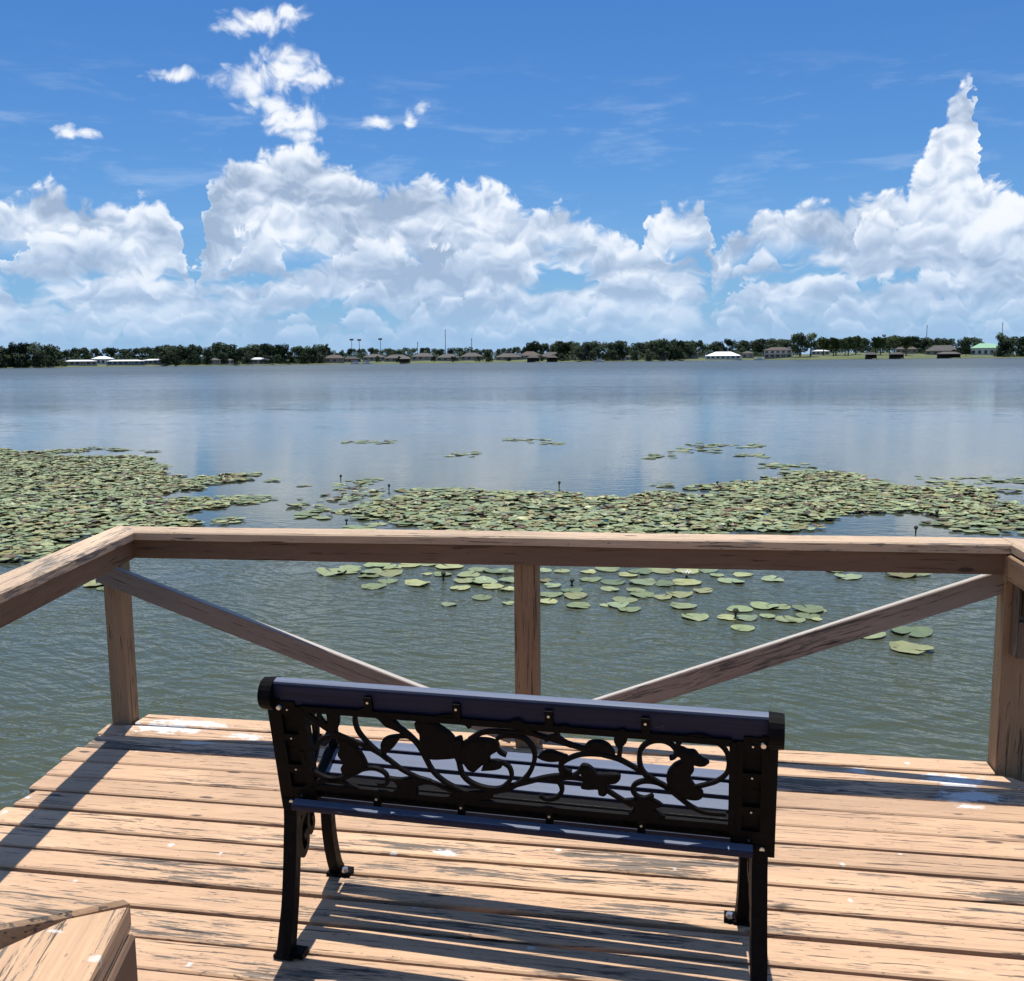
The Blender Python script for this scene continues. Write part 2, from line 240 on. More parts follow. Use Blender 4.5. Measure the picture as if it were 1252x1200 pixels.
PANEL_LEAVES = [[(0.191, 0.271), (0.205, 0.288), (0.23, 0.293), (0.253, 0.285), (0.268, 0.258), (0.243, 0.26), (0.216, 0.263)], [(0.277, 0.272), (0.266, 0.294), (0.269, 0.317), (0.278, 0.331), (0.298, 0.328), (0.298, 0.299), (0.288, 0.283)], [(0.29, 0.129), (0.317, 0.135), (0.345, 0.143), (0.383, 0.123), (0.362, 0.108), (0.389, 0.086), (0.291, 0.075), (0.312, 0.105)], [(0.072, 0.23), (0.086, 0.247), (0.108, 0.253), (0.134, 0.246), (0.15, 0.24), (0.137, 0.227), (0.107, 0.22), (0.085, 0.223)], [(-0.356, 0.314), (-0.339, 0.322), (-0.312, 0.315), (-0.29, 0.297), (-0.279, 0.275), (-0.266, 0.261), (-0.297, 0.274), (-0.324, 0.284), (-0.341, 0.303)], [(-0.344, 0.226), (-0.335, 0.245), (-0.313, 0.257), (-0.285, 0.26), (-0.299, 0.235), (-0.312, 0.219), (-0.327, 0.207), (-0.331, 0.199), (-0.342, 0.205)], [(-0.077, 0.175), (-0.067, 0.197), (-0.043, 0.211), (-0.019, 0.209), (-0.022, 0.191), (-0.041, 0.181)], [(0.004, 0.328), (0.026, 0.337), (0.047, 0.327), (0.059, 0.306), (0.037, 0.304), (0.016, 0.314)], [(-0.335, 0.13), (-0.297, 0.129), (-0.254, 0.139), (-0.209, 0.128), (-0.252, 0.11), (-0.259, 0.083), (-0.331, 0.075), (-0.309, 0.104)], [(-0.155, 0.107), (-0.09, 0.114), (-0.05, 0.111), (-0.065, 0.089), (-0.167, 0.077)], [(-0.48, 0.308), (-0.466, 0.326), (-0.451, 0.323), (-0.45, 0.29), (-0.458, 0.267), (-0.475, 0.253), (-0.488, 0.274)], [(-0.465, 0.243), (-0.435, 0.238), (-0.407, 0.211), (-0.389, 0.171), (-0.391, 0.154), (-0.416, 0.13), (-0.456, 0.122), (-0.465, 0.142), (-0.456, 0.16), (-0.468, 0.184), (-0.461, 0.21)]]

# ------------------------------------------------------------------ object helpers
def put(o, label=None, cat=None, group=None, kind=None):
    if label: o['label'] = label
    if cat: o['category'] = cat
    if group: o['group'] = group
    if kind: o['kind'] = kind
    return o
def empty(name, loc=(0, 0, 0), rz=0.0, label=None, cat=None, group=None):
    o = bpy.data.objects.new(name, None); COL.objects.link(o)
    o.location = loc; o.rotation_euler = (0, 0, rz); o.empty_display_size = 0.3
    return put(o, label, cat, group)
def child(o, parent):
    """parent a world-placed object under an Empty that only has location and z rotation"""
    o.parent = parent
    o.matrix_parent_inverse = (Matrix.Translation(parent.location) @ Matrix.Rotation(parent.rotation_euler.z, 4, 'Z')).inverted()
    return o
def mesh_data(name, verts, faces, mats=(), smooth=False):
    me = bpy.data.meshes.new(name); me.from_pydata([tuple(v) for v in verts], [], faces)
    for m in mats: me.materials.append(m)
    if smooth: me.polygons.foreach_set('use_smooth', [True]*len(me.polygons))
    me.update(); return me
def link(name, me, parent=None):
    o = bpy.data.objects.new(name, me); COL.objects.link(o)
    if parent is not None: o.parent = parent
    return o
def mobj(name, verts, faces, mat=None, parent=None, smooth=False):
    return link(name, mesh_data(name, verts, faces, [mat] if mat else [], smooth), parent)
class MB:
    """collects solids for one mesh"""
    def __init__(s): s.v = []; s.f = []
    def add(s, vs, fs):
        k = len(s.v); s.v += [tuple(q) for q in vs]; s.f += [tuple(i+k for i in f) for f in fs]
    def box(s, x0, x1, y0, y1, z0, z1):
        s.add([(x, y, z) for z in (z0, z1) for y in (y0, y1) for x in (x0, x1)],
              [(0, 2, 3, 1), (4, 5, 7, 6), (0, 1, 5, 4), (2, 6, 7, 3), (0, 4, 6, 2), (1, 3, 7, 5)])
    def cyl(s, a, b, r0, r1=None, n=8):
        a, b = Vector(a), Vector(b); r1 = r0 if r1 is None else r1
        d = (b-a).normalized(); e = d.orthogonal().normalized(); h = d.cross(e)
        vs = []
        for c, r in ((a, r0), (b, r1)):
            for i in range(n):
                t = 2*math.pi*i/n; vs.append(c+e*(r*math.cos(t))+h*(r*math.sin(t)))
        s.add(vs, [(i, (i+1) % n, n+(i+1) % n, n+i) for i in range(n)]+[tuple(range(n))[::-1], tuple(range(n, 2*n))])
    def build(s, name, mat, parent=None, smooth=False): return mobj(name, s.v, s.f, mat, parent, smooth)

# ------------------------------------------------------------------ materials
def new_mat(name):
    m = bpy.data.materials.new(name); m.use_nodes = True
    g = G(m.node_tree); b = m.node_tree.nodes['Principled BSDF']
    return m, g, b
def flat_mat(name, col, rough=0.6, metal=0.0, var=0.12, scale=3.0, bump=0.0):
    m, g, b = new_mat(name)
    tc = g.new('ShaderNodeTexCoord').outputs['Object']; oi = g.new('ShaderNodeObjectInfo').outputs['Random']
    n = g.noise(g.v('ADD', tc, g.xyz(g.mul(oi, 40.0), 0, 0)), scale, 4, 0.6)
    k = g.add(g.lin(n, 0.25, 0.75, 1-var, 1+var), g.mul(g.sub(oi, 0.5), var))
    g.put(b.inputs['Base Color'], g.mix(1.0, col, g.xyz(k, k, k), 'MULTIPLY'))
    b.inputs['Roughness'].default_value = rough; b.inputs['Metallic'].default_value = metal
    if bump:
        bn = g.new('ShaderNodeBump'); bn.inputs['Strength'].default_value = bump; bn.inputs['Distance'].default_value = 0.01
        g.put(bn.inputs['Height'], n); g.put(b.inputs['Normal'], bn.outputs[0])
    return m
def wood_mat(name, paint, peel=0.5, bare_lo=(0.055, 0.045, 0.037), bare_hi=(0.30, 0.235, 0.18), splats=None, sunlit_top=None):
    """old painted softwood, grain along local X; paint worn through to grey wood in streaks"""
    m, g, b = new_mat(name)
    tc = g.new('ShaderNodeTexCoord').outputs['Object']; oi = g.new('ShaderNodeObjectInfo').outputs['Random']
    q = g.v('ADD', tc, g.xyz(g.mul(oi, 83.0), g.mul(oi, 31.0), g.mul(oi, 57.0)))
    qs = g.v('MULTIPLY', q, (1.0, 9.0, 9.0))
    wig = g.v('SCALE', g.v('SUBTRACT', g.noise(g.v('MULTIPLY', q, (2.2, 2.2, 2.2)), 1.0, 2, 0.5, color=True), (0.5, 0.5, 0.5)), 0.035)
    qg = g.v('MULTIPLY', g.v('ADD', q, wig), (1.4, 46.0, 46.0))
    grain = g.noise(qg, 1.0, 5, 0.62)
    fineg = g.noise(g.v('MULTIPLY', g.v('ADD', q, wig), (5.0, 190.0, 190.0)), 1.0, 3, 0.6)
    # where the paint has gone: long streaks in patches, heavier on some boards
    patch = g.noise(g.v('MULTIPLY', q, (1.7, 11.0, 11.0)), 1.0, 5, 0.62)
    streak = g.noise(g.v('MULTIPLY', g.v('ADD', q, wig), (7.0, 105.0, 105.0)), 1.0, 6, 0.68)
    wear = g.add(g.add(g.mul(g.sub(patch, 0.5), 1.4), g.mul(g.sub(streak, 0.5), 1.30)), g.mul(g.sub(oi, 0.5), 0.34))
    bare = g.ss(wear, 0.44-0.55*peel, 0.52-0.55*peel)
    # dark cracks along the grain
    crack = g.mul(g.ss(g.noise(g.v('MULTIPLY', g.v('ADD', q, wig), (2.4, 95.0, 95.0)), 1.0, 3, 0.7), 0.60, 0.655), 0.85)
    # knots and nail holes
    kn = g.voro(g.v('MULTIPLY', q, (0.55, 1.6, 1.6)), 5.2, dim='3D')
    knot = g.ss(g.add(kn, g.mul(g.sub(grain, 0.5), 0.10)), 0.105, 0.055)
    tone = g.lin(g.noise(g.v('MULTIPLY', q, (0.9, 2.5, 2.5)), 1.0, 4, 0.6), 0.3, 0.7, 0.80, 1.14)
    tone = g.mul(tone, g.lin(oi, 0, 1, 0.90, 1.08))
    tone = g.mul(tone, g.lin(grain, 0.3, 0.7, 0.90, 1.08))
    tone = g.mul(tone, g.lin(fineg, 0.25, 0.75, 0.86, 1.12))
    pc = g.mix(1.0, paint, g.xyz(tone, g.mul(tone, g.lin(grain, 0.3, 0.7, 0.98, 1.01)), tone), 'MULTIPLY')
    bc = g.mix(g.lin(g.add(grain, g.mul(g.sub(fineg, 0.5), 0.8)), 0.25, 0.80), bare_lo, bare_hi)
    col = g.mix(bare, pc, bc)
    # small chips and specks of dirt
    chip = g.ss(g.noise(g.v('MULTIPLY', q, (30.0, 75.0, 75.0)), 1.0, 4, 0.7), 0.635, 0.68)
    col = g.mix(g.mul(chip, 0.75), col, (0.10, 0.075, 0.055))
    col = g.mix(crack, col, (0.03, 0.022, 0.018))
    col = g.mix(g.mul(knot, 0.85), col, (0.035, 0.025, 0.02))
    if sunlit_top:   # upper faces paled: sunlit look painted in, over silvered bare wood
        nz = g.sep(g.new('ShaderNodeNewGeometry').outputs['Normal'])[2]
        col = g.mix(g.mul(g.ss(nz, 0.6, 0.85), g.lin(grain, 0.2, 0.5, 0.6, 1.0)), col, sunlit_top)
    if splats:
        pos = g.new('ShaderNodeNewGeometry').outputs['Position']
        sn = g.noise(g.v('MULTIPLY', pos, (0.6, 1.3, 1)), 22.0, 6, 0.7)
        f = None
        for (x, y, rx, ry, s) in splats:
            d = g.v('LENGTH', g.v('MULTIPLY', g.v('SUBTRACT', pos, (x, y, 0)), (1/rx, 1/ry, 0)))
            e = g.mul(g.ss(g.add(g.sub(1.0, d), g.mul(g.sub(sn, 0.5), 2.6)), 0.30, 0.62), s)
            f = e if f is None else g.mx(f, e)
        dots = g.voro(g.v('MULTIPLY', pos, (1, 1, 0)), 5.5)
        pick = g.voro(g.v('MULTIPLY', pos, (1, 1, 0)), 5.5, out='Color')
        dm = g.mul(g.ss(g.add(dots, g.mul(g.sub(sn, 0.5), 0.30)), 0.07, 0.03), g.m('GREATER_THAN', g.sep(pick)[0], 0.84))
        f = g.mx(f, g.mul(dm, 0.75))
        col = g.mix(f, col, (0.72, 0.71, 0.69))
    g.put(b.inputs['Base Color'], col)
    g.put(b.inputs['Roughness'], g.lin(bare, 0, 1, 0.58, 0.82))
    b.inputs['Specular IOR Level'].default_value = 0.35
    bn = g.new('ShaderNodeBump'); bn.inputs['Strength'].default_value = 0.55; bn.inputs['Distance'].default_value = 0.004
    hgt = g.sub(g.mul(grain, 0.6), g.mul(crack, 0.9))
    g.put(bn.inputs['Height'], hgt); g.put(b.inputs['Normal'], bn.outputs[0])
    return m
TAN = (0.585, 0.378, 0.230)
M_DECK = wood_mat('painted_deck_wood', TAN, 0.48, splats=[(-2.22, 3.84, 0.26, 0.085, 1.0), (-2.15, 3.91, 0.30, 0.05, 0.9), (-1.83, 3.80, 0.13, 0.05, 0.7),
        (1.05, 3.78, 0.16, 0.085, 1.0), (1.07, 3.64, 0.17, 0.07, 0.9), (0.98, 3.62, 0.10, 0.05, 0.6), (1.03, 3.55, 0.07, 0.03, 0.9), (0.70, 3.82, 0.07, 0.04, 0.7), (-0.75, 2.95, 0.10, 0.03, 0.8), (-2.0, 3.70, .1, .04, .5)])
M_RAIL = wood_mat('painted_rail_wood', (0.185, 0.110, 0.068), 0.26)
M_CAP = wood_mat('worn_rail_cap_wood', (0.56, 0.405, 0.265), 0.45, bare_hi=(0.48, 0.40, 0.32))
M_CAPN = wood_mat('near_rail_cap_wood', (0.56, 0.36, 0.21), 0.62, splats=[(-0.775, 1.045, 0.022, 0.006, 0.55), (-0.69, 1.0, 0.012, 0.010, 0.5), (-0.81, 0.98, 0.012, 0.006, 0.4)])
M_POST = wood_mat('painted_post_wood', (0.30, 0.188, 0.108), 0.12)
M_BRACE = wood_mat('weathered_brace_wood', (0.25, 0.20, 0.17), 0.5, bare_hi=(0.19, 0.165, 0.15), sunlit_top=(0.47, 0.43, 0.38))
M_JOIST = wood_mat('dark_joist_wood', (0.16, 0.11, 0.075), 0.5)

# ------------------------------------------------------------------ setting: lake water and far shore
def water_mat():
    m, g, b = new_mat('lake_water')
    pos = g.new('ShaderNodeNewGeometry').outputs['Position']
    px, py, pz = g.sep(pos)
    flat = g.xyz(px, py, 0)
    big = g.noise(flat, 0.035, 3, 0.5)
    dist = g.v('LENGTH', flat)
    # wind: rippled near the deck, a calm slick beyond the lily pads, ruffled open water farther out
    dd = g.add(dist, g.mul(g.sub(g.noise(g.v('MULTIPLY', flat, (0.35, 1.0, 1)), 0.06, 4, 0.6), 0.5), g.lin(dist, 8, 60, 6, 44)))
    calm = g.mul(g.ss(dd, 10.5, 15.0), g.ss(dd, 75.0, 42.0))
    amp = g.sub(1.0, g.mul(calm, 0.90))
    # lines of ripples
    wv = g.v('SCALE', g.v('SUBTRACT', g.noise(flat, 0.5, 2, 0.5, color=True), (0.5, 0.5, 0.5)), 0.9)
    rot = g.new('ShaderNodeVectorRotate', rotation_type='Z_AXIS'); rot.inputs['Angle'].default_value = R(17)
    g.put(rot.inputs['Vector'], g.v('ADD', flat, wv))
    r1 = g.noise(g.v('MULTIPLY', rot.outputs[0], (2.6, 10.5, 1)), 1.0, 2.5, 0.5)
    rot2 = g.new('ShaderNodeVectorRotate', rotation_type='Z_AXIS'); rot2.inputs['Angle'].default_value = R(-22)
    g.put(rot2.inputs['Vector'], g.v('ADD', flat, wv))
    r2 = g.noise(g.v('MULTIPLY', rot2.outputs[0], (1.7, 5.8, 1)), 1.0, 2, 0.5)
    r3 = g.noise(g.v('MULTIPLY', flat, (8.0, 20.0, 1)), 1.0, 3, 0.6)
    h = g.add(g.add(g.mul(r1, 0.025), g.mul(r2, 0.024)), g.mul(r3, 0.005))
    bn = g.new('ShaderNodeBump'); bn.inputs['Distance'].default_value = 1.0
    g.put(bn.inputs['Strength'], g.mul(amp, g.lin(dist, 30, 260, 1.0, 0.75)))
    g.put(bn.inputs['Height'], h)
    # beyond the reach of the bump: wind ripples as tilted facets, gathered in streaks
    f1 = g.v('SUBTRACT', g.noise(g.v('MULTIPLY', flat, (0.9, 2.8, 1)), 1.0, 2.5, 0.6, '2D', color=True), (0.5, 0.5, 0.5))
    f2 = g.v('SUBTRACT', g.noise(g.v('MULTIPLY', flat, (0.03, 0.13, 1)), 1.0, 4, 0.65, '2D', color=True), (0.5, 0.5, 0.5))
    ff = g.v('ADD', g.v('SCALE', f1, g.lin(dist, 40, 90, 0.24, 0.46)), g.v('SCALE', f2, 0.22))
    ff = g.v('SCALE', g.v('MULTIPLY', ff, (0.6, 1.0, 0)), g.mul(g.ss(dist, 13, 60), g.mx(amp, 0.42)))
    g.put(b.inputs['Normal'], g.v('NORMALIZE', g.v('ADD', bn.outputs[0], ff)))
    g.put(b.inputs['Base Color'], g.mix(g.ss(dist, 5, 40), (0.062, 0.072, 0.038), (0.058, 0.068, 0.055)))
    g.put(b.inputs['Roughness'], g.lin(dist, 40, 240, 0.06, 0.34))
    b.inputs['IOR'].default_value = 1.333
    return m
M_WATER = water_mat()
wr = [0, 6, 12, 25, 60, 150, 400, 1000, 3000, 9000, 24000]
vs, fs = [(0, 0, WATER_Z)], []
NS = 72
for r in wr[1:]:
    vs += [(r*math.sin(2*math.pi*i/NS), r*math.cos(2*math.pi*i/NS), WATER_Z) for i in range(NS)]
fs += [(0, 1+(i+1) % NS, 1+i) for i in range(NS)]
for k in range(len(wr)-2):
    a, c = 1+k*NS, 1+(k+1)*NS
    fs += [(a+i, a+(i+1) % NS, c+(i+1) % NS, c+i) for i in range(NS)]
put(mobj('lake_water', vs, fs, M_WATER), 'rippled grey green lake water reaching the far shore', kind='structure')

def shore_r(b):      # distance of the far waterline by bearing (degrees from +Y, clockwise)
    return 575 + (b+37)*2.35 + 14*math.sin(b*0.55) + 6*math.sin(b*1.7+1)
def inland_z(s, b):  # ground height, s metres behind the waterline
    lawn = math.exp(-((b-9.5)/4.5)**2)
    return WATER_Z + 0.35 + (2.0+2.6*lawn)*(1-math.exp(-max(s, 0)/45.0)) + 0.4*math.sin(b*2.1+s*0.02)*min(1, max(s, 0)/30)
def shore_pt(b, s):
    r = shore_r(b)+s; a = R(b)
    return Vector((r*math.sin(a), r*math.cos(a), inland_z(s, b)))
def grass_mat():
    m, g, b = new_mat('shore_grass')
    pos = g.new('ShaderNodeNewGeometry').outputs['Position']
    n = g.noise(pos, 0.05, 6, 0.65); n2 = g.noise(pos, 0.6, 4, 0.6)
    c = g.mix(g.lin(n, 0.3, 0.7), (0.075, 0.105, 0.035), (0.15, 0.155, 0.065))
    c = g.mix(g.lin(n2, 0.35, 0.75, 0, 0.6), c, (0.05, 0.07, 0.028))
    g.put(b.inputs['Base Color'], c); b.inputs['Roughness'].default_value = 0.95
    return m
M_GRASS = grass_mat()
vs, fs = [], []
SS = [-6, 0, 1.0, 8, 20, 45, 90, 180, 500, 2000, 20000]
bs = [i*0.75-100 for i in range(268)]
for b_ in bs:
    for s_ in SS:
        p = shore_pt(b_, s_)
        z = WATER_Z-1.2 if s_ < 0 else (WATER_Z+0.02 if s_ == 0 else p.z)
        vs.append((p.x, p.y, z))
nS = len(SS)
for i in range(len(bs)-1):
    for j in range(nS-1):
        a = i*nS+j; fs.append((a, a+1, a+nS+1, a+nS))
put(mobj('far_shore', vs, fs, M_GRASS, smooth=True), 'low grassy far shore behind the open water', kind='structure')

# ------------------------------------------------------------------ the deck
def beam(name, p0, p1, w, h, mat, parent=None, up=(0, 0, 1), ch=0.004, ends=(0.0, 0.0), seg=1, warp=0.0, cut=(0.0, 0.0)):
    """board from p0 to p1 (axis through its middle): w across, h along up; cut skews the ends across the width"""
    p0, p1 = Vector(p0), Vector(p1); L = (p1-p0).length
    x = (p1-p0).normalized(); z = Vector(up); y = z.cross(x).normalized(); z = x.cross(y)
    prof = [(-w/2, -h/2), (w/2, -h/2), (w/2, h/2-ch), (w/2-ch, h/2), (-w/2+ch, h/2), (-w/2, h/2-ch)]
    vs, fs = [], []
    for k in range(seg+1):
        t = k/seg
        dy = warp*rnd.uniform(-1, 1); dz = warp*0.5*rnd.uniform(-1, 1)
        for (a, c) in prof:
            sk = cut[0]*a/w*2*(1-t) + cut[1]*a/w*2*t
            vs.append((t*L+sk, a+dy, c+dz))
    for k in range(seg):
        for i in range(6):
            a = k*6+i; b_ = k*6+(i+1) % 6
            fs.append((a, b_, b_+6, a+6))
    fs.append((5, 4, 3, 2, 1, 0)); e = seg*6; fs.append(tuple(e+i for i in range(6)))
    o = mobj(name, vs, [f[::-1] for f in fs], mat)
    o.matrix_world = Matrix((x, y, z)).transposed().to_4x4()
    o.matrix_world = Matrix.Translation(p0) @ Matrix((x, y, z)).transposed().to_4x4()
    if parent is not None: child(o, parent)
    return o
deck = empty('wooden_deck', (-0.6, 2.4, 0), 0, 'tan painted wooden lake deck of worn horizontal boards', 'deck')
PITCH, TOPY = 0.1366, 3.992
def edge_l(y): return -2.50+(3.864-y)*0.125
row = 0
y = TOPY
while y > -1.6:
    gap = rnd.choice([0.009, 0.010, 0.018, 0.009, 0.021])
    if row == 0: gap = 0.020
    wd = PITCH-gap
    yc = y-wd/2
    xl = edge_l(yc)+rnd.uniform(-0.025, 0.02); xr = 1.44+rnd.uniform(-0.02, 0.02)
    if row == 0: xl, xr = -2.395, 1.214
    if row == 1: xl, xr = -2.50, 1.30
    if yc < 1.02: xl = -0.90
    if yc < 0.3: xr = 1.0
    th = 0.036
    dz = rnd.uniform(-0.0035, 0.0); tilt = rnd.uniform(-0.012, 0.012)
    up = (0, tilt, 1)
    cuts = [xl, xr]
    for a_, c_ in zip(cuts[:-1], cuts[1:]):
        beam('deck_board', (a_+(0.0025 if a_ != xl else 0), yc, dz-th/2), (c_, yc+rnd.uniform(-.002, .002), dz-th/2), wd, th, M_DECK, deck, up=up, ch=0.005, seg=5, warp=0.0011,
             cut=(rnd.uniform(-0.008, 0.008), 0.0 if row != 1 else -0.05))
    y -= PITCH; row += 1
for xj in (-2.28, -1.75, -1.2, -0.62, 0.0, 0.61, 1.15):
    y0 = 1.05 if xj < -0.8 else -1.5
    beam('joist', (xj, y0, -0.037-0.07), (xj, 3.96, -0.037-0.07), 0.04, 0.14, M_JOIST, deck)
beam('rim_joist', (-2.42, 3.935, -0.245), (1.25, 3.935, -0.245), 0.04, 0.14, M_JOIST, deck)
beam('rim_joist', (-2.12, 1.04, -0.245), (-0.85, 1.04, -0.245), 0.04, 0.14, M_JOIST, deck)
for (xp, yp) in ((-0.62, 3.6), (-2.15, 1.6), (1.2, 1.4), (-0.7, 0.9), (0.8, -1.2), (-0.8, -1.2)):
    mb = MB(); mb.cyl((xp, yp, -2.6), (xp, yp, -0.17), 0.09, 0.085, 12); child(mb.build('piling', M_JOIST, None), deck)

# ------------------------------------------------------------------ railings
ZL, ZR = 0.882, 0.908         # cap top, left and right end of the lake side
CT, FH = 0.036, 0.082
def capz(x): return ZL+(x+2.45)/3.67*(ZR-ZL)
def capy(x): return 3.862+(x+2.45)/3.67*0.006
rf = empty('deck_railing', (-0.6, 3.9, 0), 0, 'lake side wooden railing with a centre post and two diagonal braces', 'railing')
def post(parent, x0, y0, w=0.095, d=0.095, ztop=0.845, zbot=-2.6, mat=None):
    return beam('post', (x0+w/2, y0+d/2, zbot), (x0+w/2, y0+d/2, ztop), d, w, mat or M_POST, parent, up=(1, 0, 0), ch=0.004)
xa, xb = -2.455, 1.205
beam('top_cap', (xa+0.06, capy(xa)+0.008, capz(xa)-CT/2), (xb, capy(xb)+0.008, capz(xb)-CT/2), 0.138, CT, M_CAP, rf, ch=0.006, seg=8, warp=0.0022, cut=(-0.068, 0.0))
beam('rail', (-2.40, capy(xa)-0.022, capz(xa)-CT-FH/2-0.001), (1.212, capy(xb)-0.022, capz(xb)-CT-FH/2-0.001), 0.036, FH, M_RAIL, rf, seg=5, warp=0.0012)
post(rf, -2.497, 3.863, w=0.086, d=0.078, ztop=capz(xa)-CT)
post(rf, -0.662, 3.860, ztop=capz(-0.6)-CT, zbot=-0.004)
post(rf, 1.222, 3.899, w=0.115, d=0.098, ztop=capz(1.2)-CT)
def brace(p0, p1, y, name='brace'):
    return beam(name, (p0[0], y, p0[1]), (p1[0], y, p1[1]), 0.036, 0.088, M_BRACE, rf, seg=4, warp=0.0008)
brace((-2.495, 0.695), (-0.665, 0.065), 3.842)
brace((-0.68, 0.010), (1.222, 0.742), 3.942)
# left side railing
rl = empty('deck_railing', (-2.2, 2.5, 0), 0, 'wooden side railing leading from the lake corner along the ragged board ends', 'railing')
def lx(y, off=0.0): return -2.345+(3.86-y)*0.163+off
lo = [(-2.435, 3.93), (-1.96, 1.0)]
ZLE = 0.882
dl = (Vector((lo[1][0], lo[1][1], 0))-Vector((lo[0][0], lo[0][1], 0))).normalized()
nl = Vector((dl.y, -dl.x, 0))*-1      # towards the deck
c0 = Vector((-2.385, 3.925, ZLE)); c1 = c0+Vector((0.17, -1.0, 0)).normalized()*2.94
beam('top_cap', (c0.x, c0.y-0.03, ZLE-CT/2+0.0005), (c1.x, c1.y, 0.885-CT/2), 0.138, CT, M_CAP, rl, ch=0.006, seg=7, warp=0.0022, cut=(0.066, 0.0))
beam('rail', (c0.x+0.045, c0.y-0.085, ZLE-CT-FH/2-0.002), (c1.x+0.035, c1.y, 0.885-CT-FH/2-0.002), 0.036, FH, M_RAIL, rl, seg=4, warp=0.001)
post(rl, -2.04, 1.02, zbot=-2.6)
# right side railing, heading back from the lake corner
rr = empty('deck_railing', (1.27, 2.4, 0), 0, 'wooden side railing beside the large white bird dropping', 'railing')
beam('top_cap', (1.272, 3.90, ZR-CT/2+0.004), (1.285, 1.0, ZR-CT/2), 0.138, CT, M_CAP, rr, ch=0.008, seg=6, warp=0.002, cut=(0.03, 0.0))
beam('rail', (1.206, 3.893, ZR-CT-0.049), (1.222, 1.0, ZR-CT-0.049), 0.034, 0.088, M_POST, rr, seg=3, warp=0.001)
post(rr, 1.245, 2.42, ztop=0.86, zbot=-2.6)
post(rr, 1.245, 1.02, ztop=0.86, zbot=-2.6)
for (x0, x1, y0, y1, z0, z1) in ((1.245, 1.262, 3.855, 3.897, 0.47, 0.79), (1.275, 1.296, 3.84, 3.88, 0.62, 0.79), (1.263, 1.33, 3.86, 3.897, 0.46, 0.60)):
    xm, zm = (x0+x1)/2, 0
    beam('block', ((x0+x1)/2, (y0+y1)/2, z0), ((x0+x1)/2, (y0+y1)/2, z1), y1-y0, x1-x0, M_JOIST, rr, up=(1, 0, 0))
# near rail corner: two caps meeting in an opened mitre
rn = empty('deck_railing', (-0.78, 1.0, 0), 0, 'near rail corner whose two cap boards meet in an opened mitre', 'railing')
ZN = 0.885
def prism(name, poly, z0, z1, mat, parent, rz=0.0, ch=0.006):
    """flat board of any outline with eased upper edges; grain along its local X, turned by rz"""
    c = sum((Vector((p[0], p[1], 0)) for p in poly), Vector())/len(poly)
    M = Matrix.Rotation(-rz, 3, 'Z')
    loc = [M @ (Vector((p[0], p[1], 0))-c) for p in poly]; n = len(loc)
    vs = [(p.x, p.y, 0) for p in loc]+[(p.x, p.y, z1-z0-ch) for p in loc]
    vs += [((p-p.normalized()*ch*1.4).x, (p-p.normalized()*ch*1.4).y, z1-z0) for p in loc]
    fs = [tuple(range(n))[::-1], tuple(range(2*n, 3*n))]
    for k in range(2):
        fs += [(k*n+i, k*n+(i+1) % n, (k+1)*n+(i+1) % n, (k+1)*n+i) for i in range(n)]
    o = mobj(name, vs, fs, mat); o.location = (c.x, c.y, z0); o.rotation_euler = (0, 0, rz)
    child(o, parent); return o
tip = Vector((-0.716, 1.124))
bd = Vector((0.046, -0.163)).normalized(); bn_ = Vector((bd.y, -bd.x))   # along board B, and to its left (deck side out)
B1 = tip+bd*1.7
prism('top_cap', [tuple(tip+Vector((0.0, -0.006))), (-0.778, 1.080), (-0.822, 1.003), (-0.852, 0.945), tuple(B1+bn_*0.142), tuple(B1)][::-1], ZN-CT, ZN, M_CAPN, rn, rz=math.atan2(bd.y, bd.x))
prism('top_cap', [tuple(tip+Vector((-0.004, 0.002))), (-2.02, 1.16), (-2.02, 1.02), (-0.90, 1.032), (-0.853, 1.043), (-0.782, 1.083)], ZN-CT, ZN+0.001, M_CAPN, rn, rz=math.pi*0.995)
b0 = tip+bd*0.015+bn_*0.012
beam('rail', (b0.x, b0.y, ZN-CT-0.047), (b0.x+bd.x*1.6, b0.y+bd.y*1.6, ZN-CT-0.047), 0.036, 0.09, M_RAIL, rn)
beam('rail', (-0.80, 1.085, ZN-CT-0.047), (-2.0, 1.12, ZN-CT-0.047), 0.036, 0.09, M_RAIL, rn)
post(rn, -0.834, 1.005, w=0.09, d=0.075, ztop=ZN-CT, zbot=-2.6)
post(rn, -0.62, -0.42, w=0.09, d=0.09, ztop=ZN-CT, zbot=-0.004)

